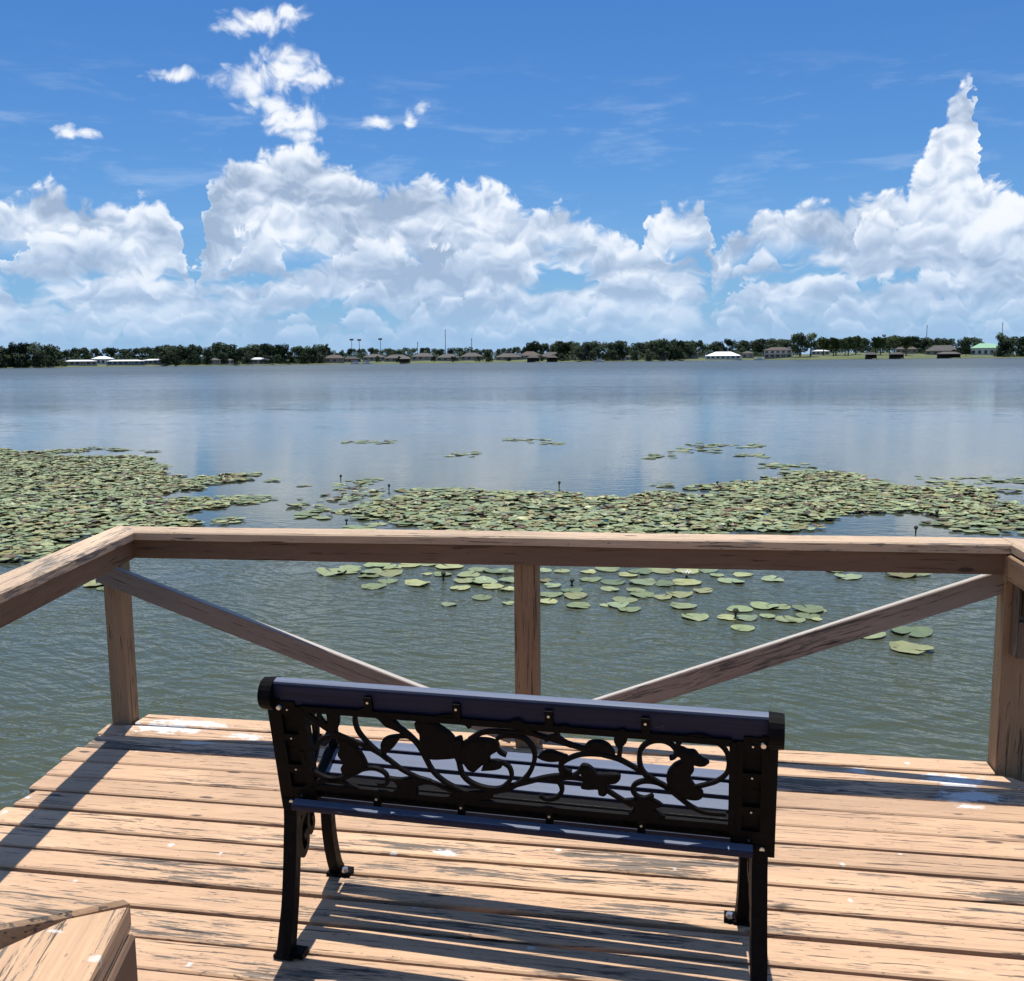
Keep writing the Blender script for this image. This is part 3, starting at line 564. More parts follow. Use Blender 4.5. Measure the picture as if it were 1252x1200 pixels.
# ------------------------------------------------------------------ park bench
def iron_mat():
    m, g, b = new_mat('black_cast_iron')
    tc = g.new('ShaderNodeTexCoord').outputs['Object']
    n = g.noise(tc, 60, 4, 0.6)
    g.put(b.inputs['Base Color'], g.mix(g.lin(n, 0.3, 0.8), (0.004, 0.0038, 0.0042), (0.010, 0.009, 0.009)))
    g.put(b.inputs['Roughness'], g.lin(n, 0.3, 0.7, 0.42, 0.6)); b.inputs['Specular IOR Level'].default_value = 0.05
    bn = g.new('ShaderNodeBump'); bn.inputs['Strength'].default_value = 0.25; bn.inputs['Distance'].default_value = 0.001
    g.put(bn.inputs['Height'], n); g.put(b.inputs['Normal'], bn.outputs[0])
    return m
def slat_mat():
    m, g, b = new_mat('navy_painted_slat')
    tc = g.new('ShaderNodeTexCoord').outputs['Object']; oi = g.new('ShaderNodeObjectInfo').outputs['Random']
    q = g.v('ADD', tc, g.xyz(g.mul(oi, 40.0), 0, 0))
    gr = g.noise(g.v('MULTIPLY', q, (1.6, 70, 70)), 1.0, 4, 0.6)
    wear = g.ss(g.noise(g.v('MULTIPLY', q, (6, 30, 30)), 1.0, 6, 0.7), 0.66, 0.72)
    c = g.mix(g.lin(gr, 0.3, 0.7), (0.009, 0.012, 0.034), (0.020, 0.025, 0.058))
    # sunlit sheen of upward faces, put into the colour as a paler blue
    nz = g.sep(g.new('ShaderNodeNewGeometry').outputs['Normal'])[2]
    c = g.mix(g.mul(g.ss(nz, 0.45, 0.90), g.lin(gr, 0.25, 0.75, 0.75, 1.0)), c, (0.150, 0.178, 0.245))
    c = g.mix(g.mul(wear, 0.6), c, (0.20, 0.21, 0.24))
    g.put(b.inputs['Base Color'], c)
    g.put(b.inputs['Roughness'], g.lin(gr, 0.3, 0.7, 0.44, 0.56))
    b.inputs['Specular IOR Level'].default_value = 0.15
    bn = g.new('ShaderNodeBump'); bn.inputs['Strength'].default_value = 0.35; bn.inputs['Distance'].default_value = 0.0015
    g.put(bn.inputs['Height'], gr); g.put(b.inputs['Normal'], bn.outputs[0])
    return m
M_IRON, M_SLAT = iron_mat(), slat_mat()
M_BOLT = flat_mat('steel_bolt', (0.55, 0.55, 0.56), 0.3, 1.0, 0.2, 200)
bench = empty('park_bench', (-0.415, 2.315, 0), R(-3.6), 'black cast iron park bench with navy slats, facing the lake', 'bench')
SHEAR = -0.10
def bl(x, y, z): return (x+SHEAR*max(y, 0), y, z)
LY0, LZ0, LY1, LZ1 = 0.065, 0.39, -0.015, 0.775
lt = Vector((0, LY1-LY0, LZ1-LZ0)).normalized()          # up the back
ln = Vector((0, -lt.z, lt.y))                            # out of the back, towards the walkway
def bp(s, t, o=0.0):
    q = Vector((s, LY0, LZ0))+lt*t+ln*o
    return q
def slab(name, x0, x1, prof, mat, parent=bench, shear=True):
    """slat: closed (y, z) profile swept along x"""
    n = len(prof)
    vs = [(bl(x0, p[0], p[1]) if shear else (x0, p[0], p[1])) for p in prof]+[(bl(x1, p[0], p[1]) if shear else (x1, p[0], p[1])) for p in prof]
    fs = [(i, (i+1) % n, n+(i+1) % n, n+i) for i in range(n)]+[tuple(range(n))[::-1], tuple(range(n, 2*n))]
    me = mesh_data(name, vs, fs, [mat])
    bm = bmesh.new(); bm.from_mesh(me); bmesh.ops.recalc_face_normals(bm, faces=bm.faces); bm.to_mesh(me); bm.free()
    return link(name, me, parent)
def rrect(c, ay, az, hw, hh, r):
    """rounded rectangle round c=(y,z) with half sizes along unit axes ay, az"""
    out = []
    for sx, sy, a0 in ((1, 1, 0), (-1, 1, 90), (-1, -1, 180), (1, -1, 270)):
        for k in range(4):
            a = R(a0+k*30); p = (sx*(hw-r)+r*math.cos(a), sy*(hh-r)+r*math.sin(a))
            out.append((c[0]+ay[0]*p[0]+az[0]*p[1], c[1]+ay[1]*p[0]+az[1]*p[1]))
    return out
for (ya, za, yb, zb) in ((0.158, 0.375, 0.216, 0.378), (0.229, 0.380, 0.270, 0.388), (0.283, 0.391, 0.325, 0.403), (0.339, 0.406, 0.392, 0.422), (0.406, 0.425, 0.462, 0.428)):
    d = Vector((yb-ya, zb-za)); L = d.length; d.normalize(); nn = Vector((-d.y, d.x))
    c = Vector(((ya+yb)/2, (za+zb)/2))-nn*0.010
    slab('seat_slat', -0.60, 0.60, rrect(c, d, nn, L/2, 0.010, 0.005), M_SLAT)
lt2, ln2 = (lt.y, lt.z), (ln.y, ln.z)
def pc(t, o): q = bp(0, t, o); return (q.y, q.z)
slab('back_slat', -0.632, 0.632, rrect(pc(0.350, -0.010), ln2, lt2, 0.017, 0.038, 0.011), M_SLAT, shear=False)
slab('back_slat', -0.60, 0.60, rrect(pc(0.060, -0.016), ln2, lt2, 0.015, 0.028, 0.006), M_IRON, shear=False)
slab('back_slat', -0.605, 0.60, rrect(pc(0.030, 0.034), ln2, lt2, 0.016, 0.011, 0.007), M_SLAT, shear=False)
def catmull(P, n=5):
    P = [Vector(p) for p in P]; out = []
    for i in range(len(P)-1):
        p0 = P[max(i-1, 0)]; p1 = P[i]; p2 = P[i+1]; p3 = P[min(i+2, len(P)-1)]
        for k in range(n):
            t = k/n
            out.append(0.5*((2*p1)+(p2-p0)*t+(2*p0-5*p1+4*p2-p3)*t*t+(3*p1-p0-3*p2+p3)*t**3))
    return out+[P[-1]]
def ribbon(mb, P, w, f0, f1):
    """2D strip along P of half-width w(t), carried into 3D by f0 (one face) and f1 (other face)"""
    n = len(P); A, B = [], []
    for i, p in enumerate(P):
        d = (P[min(i+1, n-1)]-P[max(i-1, 0)]).normalized(); q = Vector((-d.y, d.x))*w(i/(n-1))
        A.append(p+q); B.append(p-q)
    vs = [f0(a) for a in A]+[f0(b) for b in B]+[f1(a) for a in A]+[f1(b) for b in B]
    fs = []
    for i in range(n-1):
        fs += [(i, i+1, n+i+1, n+i), (2*n+i+1, 2*n+i, 3*n+i, 3*n+i+1), (i+1, i, 2*n+i, 2*n+i+1), (n+i, n+i+1, 3*n+i+1, 3*n+i)]
    fs += [(0, n, 3*n, 2*n), (n-1, 3*n-1, 4*n-1, 2*n-1)]
    mb.add(vs, fs)
def fixn(o):
    bm = bmesh.new(); bm.from_mesh(o.data); bmesh.ops.recalc_face_normals(bm, faces=bm.faces); bm.to_mesh(o.data); bm.free(); return o
# openwork back panel
mb = MB()
PO = 0.010
pf0 = lambda p: bp(p.x, p.y, PO+0.005); pf1 = lambda p: bp(p.x, p.y, PO-0.005)
for k, S_ in enumerate(PANEL_STEMS):
    ribbon(mb, catmull(S_, 5), lambda t: 0.0062-0.0016*t, lambda p: bp(p.x, p.y, PO+0.0045+0.0003*(k % 5)), lambda p: bp(p.x, p.y, PO-0.0045-0.0003*(k % 5)))
for P_, w_ in (([(-0.555, 0.318), (0.545, 0.318)], 0.009), ([(-0.555, 0.078), (0.545, 0.078)], 0.009), ([(-0.553, 0.06), (-0.553, 0.32)], 0.008), ([(0.548, 0.06), (0.548, 0.32)], 0.008)):
    ribbon(mb, [Vector(p) for p in P_], lambda t: w_, lambda p: bp(p.x, p.y, PO+0.006), lambda p: bp(p.x, p.y, PO-0.006))
for i in range(4):
    for s_, t_ in ((-0.364+0.2357*i, 0.345), (-0.371+0.2335*i, 0.066)):
        ribbon(mb, [Vector((s_, t_-0.03)), Vector((s_, t_+0.022))], lambda t: 0.010, lambda p: bp(p.x, p.y, PO+0.0072), lambda p: bp(p.x, p.y, PO-0.004))
panel = fixn(mb.build('back_panel', M_IRON, bench))
def plate(name, polys, o0, o1, parent):
    mb = MB()
    for P_ in polys:
        Q = catmull([Vector(p) for p in P_]+[Vector(P_[0])], 3)[:-1]; n = len(Q)
        c = sum(Q, Vector((0, 0)))/n
        vs = [bp(p.x, p.y, o1-0.003) for p in Q]+[bp(*(p+(c-p)*0.16), o1) for p in Q]+[bp(p.x, p.y, o0) for p in Q]
        fs = [tuple(range(n, 2*n)), tuple(range(2*n, 3*n))[::-1]]
        for i in range(n):
            j = (i+1) % n; fs += [(i, j, n+j, n+i), (2*n+i, 2*n+j, j, i)]
        mb.add(vs, fs)
    return fixn(mb.build(name, M_IRON, parent))
for L_ in PANEL_LEAVES: plate('leaf', [L_], PO-0.005, PO+0.0065, panel)
for nm, L_ in PANEL_SHAPES.items(): plate(nm, L_, PO-0.006, PO+0.008, panel)
def bolt(s, t, o, r, parent):
    mb = MB(); a = bp(s, t, o); mb.cyl(a, a+ln*0.004, r, r*0.75, 8); return mb.build('bolt', M_BOLT, parent)
for i in range(4):
    bolt(-0.364+0.2357*i, 0.354, PO+0.006, 0.0045, panel); bolt(-0.371+0.2335*i, 0.060, PO+0.006, 0.0045, panel)
# cast end frames
for side in (-1, 1):
    mb = MB(); xc = 0.622*side
    def fr(P, w, hx, n=5, c=None):
        cx = xc if c is None else c
        ribbon(mb, catmull([Vector(p) for p in P], n), w if callable(w) else (lambda t: w), lambda p: bl(cx-hx, p.x, p.y), lambda p: bl(cx+hx, p.x, p.y))
    # rear leg, front leg, arm and seat bearer in (y, z)
    fr([(-0.022, 0.0), (-0.006, 0.05), (0.022, 0.14), (0.046, 0.25), (0.060, 0.35), (0.058, 0.42)], lambda t: 0.023-0.004*math.sin(math.pi*t)-0.010*max(0, t-0.7)/0.3, 0.019)
    fr([(0.430, 0.0), (0.402, 0.04), (0.368, 0.13), (0.352, 0.23), (0.372, 0.33), (0.425, 0.40)], lambda t: 0.019, 0.017)
    fr([(0.05, 0.385), (0.12, 0.352), (0.22, 0.352), (0.32, 0.378), (0.40, 0.402), (0.455, 0.400)], lambda t: 0.013, 0.016)
    fr([(0.425, 0.40), (0.432, 0.47), (0.405, 0.55), (0.395, 0.60)], lambda t: 0.013, 0.012)
    fr([(0.028, 0.560), (0.12, 0.585), (0.25, 0.612), (0.36, 0.615), (0.415, 0.595), (0.428, 0.565), (0.408, 0.545)], lambda t: 0.012, 0.022)
    fr([(0.06, 0.25), (0.10, 0.32), (0.20, 0.345), (0.30, 0.32), (0.362, 0.25)], lambda t: 0.009, 0.010)
    fr([(0.10, 0.33), (0.085, 0.27), (0.11, 0.225), (0.145, 0.24), (0.14, 0.275), (0.118, 0.27)], lambda t: 0.011, 0.012)
    fr([(0.17, 0.35), (0.155, 0.30), (0.175, 0.26), (0.20, 0.27), (0.195, 0.30)], lambda t: 0.010, 0.011)
    fr([(0.08, 0.56), (0.13, 0.50), (0.20, 0.47), (0.27, 0.50), (0.26, 0.56), (0.20, 0.57), (0.19, 0.53)], lambda t: 0.009, 0.009)
    fr([(0.27, 0.50), (0.33, 0.46), (0.40, 0.47), (0.41, 0.52)], lambda t: 0.009, 0.009)
    fr([(0.09, 0.44), (0.16, 0.42), (0.24, 0.44), (0.30, 0.50)], lambda t: 0.008, 0.008)
    # feet pads
    mb.box(xc-0.028, xc+0.028, -0.042, 0.016, -0.0005, 0.010)
    fx = bl(xc, 0.41, 0)[0]; mb.box(fx-0.024, fx+0.024, 0.388, 0.442, -0.0005, 0.010)
    gx = fx+0.034*-side; mb.box(gx-0.016, gx+0.016, 0.395, 0.435, -0.0005, 0.014)
    gx2 = xc+0.036*-side; mb.box(gx2-0.016, gx2+0.016, -0.03, 0.01, -0.0005, 0.014)
    # upright plate of the back with three windows
    a, c = sorted((0.652*side, 0.548*side))
    def bar(s0, s1, t0, t1, o0, o1):
        vs = [bp(s, t, o) for o in (o0, o1) for t in (t0, t1) for s in (s0, s1)]
        mb.add(vs, [(0, 2, 3, 1), (4, 5, 7, 6), (0, 1, 5, 4), (2, 6, 7, 3), (0, 4, 6, 2), (1, 3, 7, 5)])
    outer = 0.652*side; m1 = 0.615*side; m2 = 0.572*side; inn = 0.546*side
    bar(*sorted((outer, m1)), 0.0, 0.34, -0.012, 0.012)
    bar(*sorted((m2, inn)), 0.02, 0.322, -0.012, 0.0125)
    for t0, t1 in ((0.015, 0.07), (0.115, 0.14), (0.215, 0.235), (0.295, 0.335)): bar(*sorted((m1, m2)), t0, t1, -0.011, 0.0115)
    bar(*sorted((m1, m2)), 0.02, 0.33, -0.008, 0.001)
    # rounded boss at the end of the top slat
    mb.cyl(bp(0.628*side, 0.345, -0.008), bp(0.664*side, 0.345, -0.008), 0.045, 0.042, 20)
    ef = fixn(mb.build('end_frame', M_IRON, bench))
    bolt(0.618*side, 0.316, 0.0125, 0.0085, ef); bolt(0.622*side, 0.022, 0.0125, 0.0085, ef)
    for s_, t_ in ((0.594, 0.312), (0.594, 0.225), (0.594, 0.128), (0.590, 0.045)): bolt(s_*side, t_, 0.0118, 0.0035, ef)
    mbb = MB(); mbb.cyl((gx, 0.402, 0.014), (gx, 0.402, 0.026), 0.011, 0.009, 8); mbb.build('bolt', M_BOLT, ef)

# ------------------------------------------------------------------ lily pads
def pad_mat():
    m, g, b = new_mat('lily_pad_leaf')
    at = g.new('ShaderNodeAttribute'); at.attribute_name = 'tint'
    tc = g.new('ShaderNodeNewGeometry').outputs['Position']
    n = g.noise(tc, 14.0, 4, 0.6)
    c = g.mix(1.0, at.outputs['Color'], g.ramp(n, [(0.3, (0.78, 0.80, 0.74)), (0.7, (1.15, 1.12, 1.1))]), 'MULTIPLY')
    g.put(b.inputs['Base Color'], c); b.inputs['Roughness'].default_value = 0.45
    b.inputs['Specular IOR Level'].default_value = 0.4
    return m
M_PAD = pad_mat()
M_BUD = flat_mat('dark_bud', (0.02, 0.022, 0.014), 0.6)
M_PETAL = flat_mat('white_petal', (0.78, 0.76, 0.66), 0.5)
def pad_shape(rg, rim, n=15):
    """leaf disc with its notch; upper and lower skin. returns verts, faces, upper flag"""
    a0 = rg.uniform(0, 6.28); notch = rg.uniform(0.06, 0.16)
    up, lo_ = [], []
    ph = [rg.uniform(0, 6.28) for _ in range(3)]
    el = rg.uniform(0.86, 1.0)
    for k in range(n):
        t = notch+(2*math.pi-2*notch)*k/(n-1)
        r = 1+0.04*math.sin(3*t+ph[0])+0.025*math.sin(7*t+ph[1])
        if k in (0, n-1): r *= 0.93
        z = rim*(0.5+0.5*math.sin(2*t+ph[2]))+0.25*rim*math.sin(5*t+ph[0])
        up.append((r*math.cos(t+a0), el*r*math.sin(t+a0), z))
    th = 0.022
    V = [(0, 0, 0)]+[(0.55*p[0], 0.55*p[1], p[2]*0.12+0.006*math.sin(9*i)) for i, p in enumerate(up)]+up+[(p[0]*0.985, p[1]*0.985, p[2]-th) for p in up]+[(0.55*p[0], 0.55*p[1], p[2]*0.12-th-0.006) for p in up]+[(0, 0, -th-0.006)]
    F, top = [], []
    for k in range(n-1):
        F.append((0, 1+k, 2+k)); top.append(1)
        F.append((1+k, 1+n+k, 2+n+k, 2+k)); top.append(1)
        F.append((1+n+k, 1+2*n+k, 2+2*n+k, 2+n+k)); top.append(0)
        F.append((1+2*n+k, 1+3*n+k, 2+3*n+k, 2+2*n+k)); top.append(0)
        F.append((1+3*n+k, 1+4*n, 2+3*n+k)); top.append(0)
    return V, F, top
def pad_tint(rg, dense):
    x = rg.random()
    if x < (0.74 if dense else 0.93):
        c = [(0.26, 0.32, 0.145), (0.31, 0.36, 0.17), (0.21, 0.28, 0.13), (0.36, 0.38, 0.17), (0.27, 0.335, 0.18)][rg.randrange(5)]
    elif x < (0.90 if dense else 0.985): c = [(0.27, 0.25, 0.085), (0.32, 0.29, 0.12)][rg.randrange(2)]
    else: c = [(0.14, 0.080, 0.038), (0.20, 0.12, 0.05), (0.10, 0.065, 0.035)][rg.randrange(3)]
    k = rg.uniform(0.66, 1.15)*(0.92 if dense else 0.84)
    return tuple(v_*k for v_ in c)
UNDER = (0.12, 0.085, 0.05)
def tint_mesh(me, cols):
    at = me.color_attributes.new('tint', 'FLOAT_COLOR', 'CORNER')
    buf = []
    for p, c in zip(me.polygons, cols): buf += [c[0], c[1], c[2], 1.0]*p.loop_total
    at.data.foreach_set('color', buf)
rg = random.Random(21)
def inside(p, poly):
    x, y = p; c = False; n = len(poly)
    for i in range(n):
        x1, y1 = poly[i]; x2, y2 = poly[(i+1) % n]
        if (y1 > y) != (y2 > y) and x < (x2-x1)*(y-y1)/(y2-y1)+x1: c = not c
    return c
def edge_d(p, poly):
    best = 1e9; q = Vector(p)
    for i in range(len(poly)):
        a, b_ = Vector(poly[i]), Vector(poly[(i+1) % len(poly)]); d = b_-a
        t = max(0, min(1, (q-a).dot(d)/d.length_squared)); best = min(best, (q-(a+d*t)).length)
    return best
cand = []    # x, y, r, tilt, lift, dense
for (x, y_, r) in NEAR_PADS: cand.append((x, y_, r*1.02, rg.uniform(0, 0.035), rg.uniform(0.004, 0.012), 0))
def scatter(poly, dens, key):
    xs = [p[0] for p in poly]; ys = [p[1] for p in poly]
    n = int((max(xs)-min(xs))*(max(ys)-min(ys))*dens)
    for _ in range(n):
        p = (rg.uniform(min(xs), max(xs)), rg.uniform(min(ys), max(ys)))
        if not inside(p, poly): continue
        e = edge_d(p, poly)
        f = mnoise.noise(Vector((p[0]*0.55, p[1]*0.55, key)))*0.8+mnoise.noise(Vector((p[0]*1.6, p[1]*1.6, key+9)))*0.35
        if f*1.35+min(e*0.55, 1.2)-(0.42 if key != 3.0 else 0.55) < 0: continue
        if rg.random() > 0.22+e*0.85+f*0.5: continue
        d = 1 if e > 0.6 and f > -0.35 else 0
        lift = rg.uniform(0.004, 0.03) if not d else rg.uniform(0.004, 0.032)
        tilt = rg.uniform(0, 0.06) if not d else abs(rg.gauss(0, 0.07))
        cand.append((p[0], p[1], rg.uniform(0.056, 0.104), min(tilt, 0.25), lift, d))
scatter(REGION_LEFT, 120, 1.0); scatter(REGION_RIGHT, 118, 5.0); scatter(REGION_MID, 15, 7.0); scatter(REGION_THIN, 30, 3.0)
for (x, y_, hw) in STREAKS:
    for _ in range(int(10+hw*26)):
        a = rg.uniform(-1, 1)
        cand.append((x+a*hw, y_+rg.gauss(0, 0.32), rg.uniform(0.07, 0.13), rg.uniform(0, 0.08), rg.uniform(0.003, 0.012), 0))
nearest = sorted(cand[len(NEAR_PADS):], key=lambda c: c[0]**2+c[1]**2)
def seen(c):  # pads that the railing and the frame do not hide are the ones worth building singly
    b_ = math.degrees(math.atan2(c[0], c[1])); return -36 < b_ < 17.5
ind = list(cand[:len(NEAR_PADS)])+[c for c in nearest if seen(c)][:300-len(NEAR_PADS)]
ids = set(map(id, ind)); rest = [c for c in cand if id(c) not in ids]
variants = []
for k in range(26):
    V, F, top = pad_shape(rg, rg.choice([0.03, 0.06, 0.10, 0.16]))
    me = mesh_data('lily_pad', V, F, [M_PAD]); c = pad_tint(rg, 0)
    tint_mesh(me, [c if t else UNDER for t in top]); variants.append(me)
for c in ind:
    o = link('lily_pad', variants[rg.randrange(len(variants))])
    az = rg.uniform(0, 6.28)
    o.location = (c[0], c[1], WATER_Z+c[4]); o.scale = (c[2], c[2], c[2])
    o.rotation_euler = (c[3]*math.cos(az), c[3]*math.sin(az), rg.uniform(0, 6.28))
    nearp = c[1] < 11.2
    if nearp: put(o, 'round notched green lily pad floating on open water beyond the lake side railing', 'lily pad', 'lily pads floating loosely near the deck')
    else: put(o, 'green lily pad in the near fringe of the crowded lily field', 'lily pad', 'lily pads along the near fringe of the lily field')
for nm, sel, lab in (('lily_field', lambda c: c[0] < -5.9, 'crowded field of tilted lily pads spreading behind the side railing'),
                     ('lily_field', lambda c: c[0] >= -5.9, 'crowded field of tilted lily pads across the water behind the lake side railing')):
    V, F, C_ = [], [], []
    for c in rest:
        if not sel(c): continue
        v_, f_, t_ = pad_shape(rg, rg.choice([0.04, 0.07, 0.12, 0.22]) if c[5] else 0.04, 11)
        az = rg.uniform(0, 6.28)
        Mx = Matrix.Translation((c[0], c[1], WATER_Z+c[4]+c[2]*c[3]*0.6)) @ Matrix.Rotation(c[3], 4, Vector((math.cos(az), math.sin(az), 0))) @ Matrix.Scale(c[2], 4)
        k = len(V); V += [tuple(Mx @ Vector(q)) for q in v_]; F += [tuple(i+k for i in f) for f in f_]
        tc_ = pad_tint(rg, c[5]); C_ += [tc_ if t else UNDER for t in t_]
    me = mesh_data(nm, V, F, [M_PAD]); tint_mesh(me, C_)
    put(link(nm, me), lab, 'lily pads', kind='stuff')
for (x, y_) in BUDS:
    mb = MB(); h = rg.uniform(0.07, 0.11)
    mb.cyl((0, 0, -0.12), (0.005, 0, h*0.5), 0.010, 0.010, 7); mb.cyl((0.005, 0, h*0.5), (0.006, 0, h*0.8), 0.016, 0.030, 8); mb.cyl((0.006, 0, h*0.8), (0.006, 0, h), 0.030, 0.014, 8)
    o = mb.build('flower_bud', M_BUD); o.location = (x, y_, WATER_Z)
    put(o, 'dark upright lily bud standing out of the water on its stalk', 'bud', 'dark lily buds standing above the water')
fl = empty('water_lily', (FLOWER[0], FLOWER[1], WATER_Z+0.02), 0, 'small white water lily bloom among the near pads', 'flower')
for k in range(9):
    a = k*2*math.pi/9; q = Vector((math.cos(a), math.sin(a), 0)); t_ = Vector((-q.y, q.x, 0))
    vs = [q*0.008, q*0.04+t_*0.018+Vector((0, 0, .03)), q*0.062+Vector((0, 0, .06)), q*0.04-t_*0.018+Vector((0, 0, .03)), q*0.036+Vector((0, 0, .018))]
    mobj('petal', vs, [(0, 1, 4), (0, 4, 3), (1, 2, 4), (4, 2, 3), (0, 3, 2, 1)], M_PETAL, fl)
mb = MB(); mb.cyl((0, 0, -0.10), (0, 0, 0.03), 0.010, 0.014, 7); mb.build('stalk', M_BUD, fl)

# ------------------------------------------------------------------ far shore: trees
def leaf_mat(name, lo, hi):
    m, g, b = new_mat(name)
    pos = g.new('ShaderNodeTexCoord').outputs['Object']; oi = g.new('ShaderNodeObjectInfo').outputs['Random']
    n = g.noise(g.v('ADD', pos, g.xyz(g.mul(oi, 60.0), 0, 0)), 0.8, 3, 0.6)
    f = g.add(g.lin(n, 0.3, 0.7, 0.0, 0.7), g.mul(oi, 0.35))
    g.put(b.inputs['Base Color'], g.mix(f, lo, hi)); b.inputs['Roughness'].default_value = 0.85
    b.inputs['Specular IOR Level'].default_value = 0.2
    return m
M_LEAF = leaf_mat('dark_foliage', (0.030, 0.050, 0.026), (0.060, 0.088, 0.042))
M_LEAF2 = leaf_mat('mid_foliage', (0.045, 0.070, 0.026), (0.085, 0.115, 0.042))
M_PALM = leaf_mat('palm_foliage', (0.05, 0.06, 0.028), (0.10, 0.10, 0.05))
M_BARK = flat_mat('bark', (0.10, 0.080, 0.062), 0.9, var=0.3)
tg = random.Random(5)
def make_tree(kind, seed):
    """one tree about 10 m tall: returns (trunk mesh, crown mesh)"""
    q = random.Random(seed); mb = MB(); V, F = [], []
    lobes = []
    if kind == 'broad':
        H = 10; mb.cyl((0, 0, -0.6), (0.1, 0, 3.0), 0.38, 0.26, 7)
        for k in range(17):
            a = q.uniform(0, 6.28); zz = q.uniform(2.2, 8.9); rr_ = (4.3 if zz < 6.5 else 3.0)*math.sqrt(q.random())
            c = Vector((rr_*math.cos(a), rr_*math.sin(a), zz)); lobes.append((c, q.uniform(1.2, 2.0)))
            if k < 7: mb.cyl((0.1, 0, 2.6+q.random()), c*0.85, 0.14, 0.05, 5)
    elif kind == 'tall':
        mb.cyl((0, 0, -0.6), (0.15, 0, 5.0), 0.34, 0.2, 7); mb.cyl((0.15, 0, 5.0), (0.0, 0.1, 8.6), 0.2, 0.06, 6)
        for k in range(16):
            a = q.uniform(0, 6.28); zz = q.uniform(4.0, 9.4); rr_ = (2.5-0.22*abs(zz-6.2))*math.sqrt(q.random())
            c = Vector((rr_*math.cos(a), rr_*math.sin(a), zz)); lobes.append((c, q.uniform(0.8, 1.35)))
            if k < 8: mb.cyl((0.12, 0, zz-1.2), c, 0.09, 0.03, 5)
    elif kind == 'bush':
        mb.cyl((0, 0, -0.4), (0, 0, 2.0), 0.3, 0.2, 6)
        for k in range(15):
            a = q.uniform(0, 6.28); zz = q.uniform(0.9, 8.4); rr_ = 4.6*math.sqrt(q.random())*math.sqrt(max(0.05, 1-(zz/10)**2))
            c = Vector((rr_*math.cos(a), rr_*math.sin(a), zz)); lobes.append((c, q.uniform(1.4, 2.1)))
            if k < 5: mb.cyl((0, 0, 1.6), c*0.8, 0.12, 0.04, 5)
    elif kind == 'sparse':
        mb.cyl((0, 0, -0.6), (0.3, 0, 6.2), 0.24, 0.14, 7)
        for k in range(9):
            a = q.uniform(0, 6.28); rr_ = q.uniform(0.8, 2.6); c = Vector((rr_*math.cos(a), rr_*math.sin(a), q.uniform(6.0, 9.4))); lobes.append((c, q.uniform(0.45, 0.8)))
            mb.cyl((0.25, 0, 5.0+q.random()), c, 0.10, 0.04, 5)
    for c, r in lobes:
        n = int(46*r*r) if kind != 'sparse' else 40
        for _ in range(n):
            d = Vector((q.gauss(0, 1), q.gauss(0, 1), q.gauss(0, 0.8))).normalized()*r*q.uniform(0.55, 1.05)
            p = c+d; e = Vector((q.gauss(0, 1), q.gauss(0, 1), q.gauss(0, 1))).normalized(); h = e.orthogonal().normalized(); s = q.uniform(0.22, 0.48)
            k = len(V); V += [p+e*s, p+h*s*0.7, p-e*s, p-h*s*0.7]; F.append((k, k+1, k+2, k+3))
    return mesh_data('trunk', mb.v, mb.f, [M_BARK]), mesh_data('crown', V, F, [M_LEAF2 if kind in ('tall', 'sparse') else M_LEAF])
PROTO = {'broad': [make_tree('broad', s) for s in range(6)], 'tall': [make_tree('tall', s+20) for s in range(3)],
         'bush': [make_tree('bush', s+40) for s in range(4)], 'sparse': [make_tree('sparse', 60)]}
def tree(b, s, h, kind, label, group, wide=1.0):
    p = shore_pt(b, s)
    t = empty('tree', p, tg.uniform(0, 6.28), label, 'tree', group); k = h*1.0/10
    t.scale = (k*wide, k*wide, k)
    tr, cr = PROTO[kind][tg.randrange(len(PROTO[kind]))]
    link('trunk', tr, t); link('crown', cr, t)
    return t
def row_of_trees(b0, b1, step, s0, s1, h0, h1, label, group, kinds=('broad', 'broad', 'bush')):
    b = b0
    while b < b1:
        tree(b+tg.uniform(-0.15, 0.15), tg.uniform(s0, s1), tg.uniform(h0, h1), tg.choice(kinds), label, group, tg.uniform(0.9, 1.2))
        b += 0.74*step*tg.uniform(0.7, 1.35)
row_of_trees(-39.28, -34.09, 0.55, 3, 26, 10.5, 13.5, 'tall dark tree in the dense grove beside the long white buildings', 'trees of the dense grove beside the long white buildings')
row_of_trees(-39.28, -34.41, 0.6, 1, 6, 6, 8.5, 'lower tree at the waterline in front of the dense grove', 'low waterline trees in front of the dense grove', ('bush', 'broad'))
row_of_trees(-34.02, -28.91, 0.55, 60, 95, 8.5, 10.5, 'tree in the low row behind the long white buildings', 'trees behind the long white buildings')
row_of_trees(-28.87, -20.4, 0.50, 10, 40, 9.5, 12.5, 'dark round tree in the long wooded belt beside the small shore houses', 'trees of the long wooded belt')
row_of_trees(-28.87, -20.67, 0.85, 2, 8, 5, 8, 'small tree at the water in front of the long wooded belt', 'small trees in front of the long wooded belt', ('bush', 'broad'))
row_of_trees(-20.31, -8.59, 0.55, 120, 190, 8, 9.5, 'distant tree showing over the grey brown house roofs', 'trees behind the grey brown roofs')
row_of_trees(-19.39, -6.7, 2.1, 6, 16, 3, 4.5, 'small garden bush on the bank before the grey brown houses', 'garden bushes before the grey brown houses', ('bush',))
row_of_trees(-8.59, -6.7, 0.6, 70, 110, 12, 14, 'dark tree rising right behind the last grey brown roofs', 'trees behind the last grey brown roofs')
row_of_trees(-6.89, 0.29, 0.50, 10, 45, 10.5, 14, 'dark full tree in the big grove beside the white boat', 'trees of the big grove beside the white boat')
row_of_trees(-6.7, 0.06, 0.9, 2, 9, 5, 8, 'low shrubby tree along the water before the big grove', 'low trees before the big grove', ('bush', 'broad'))
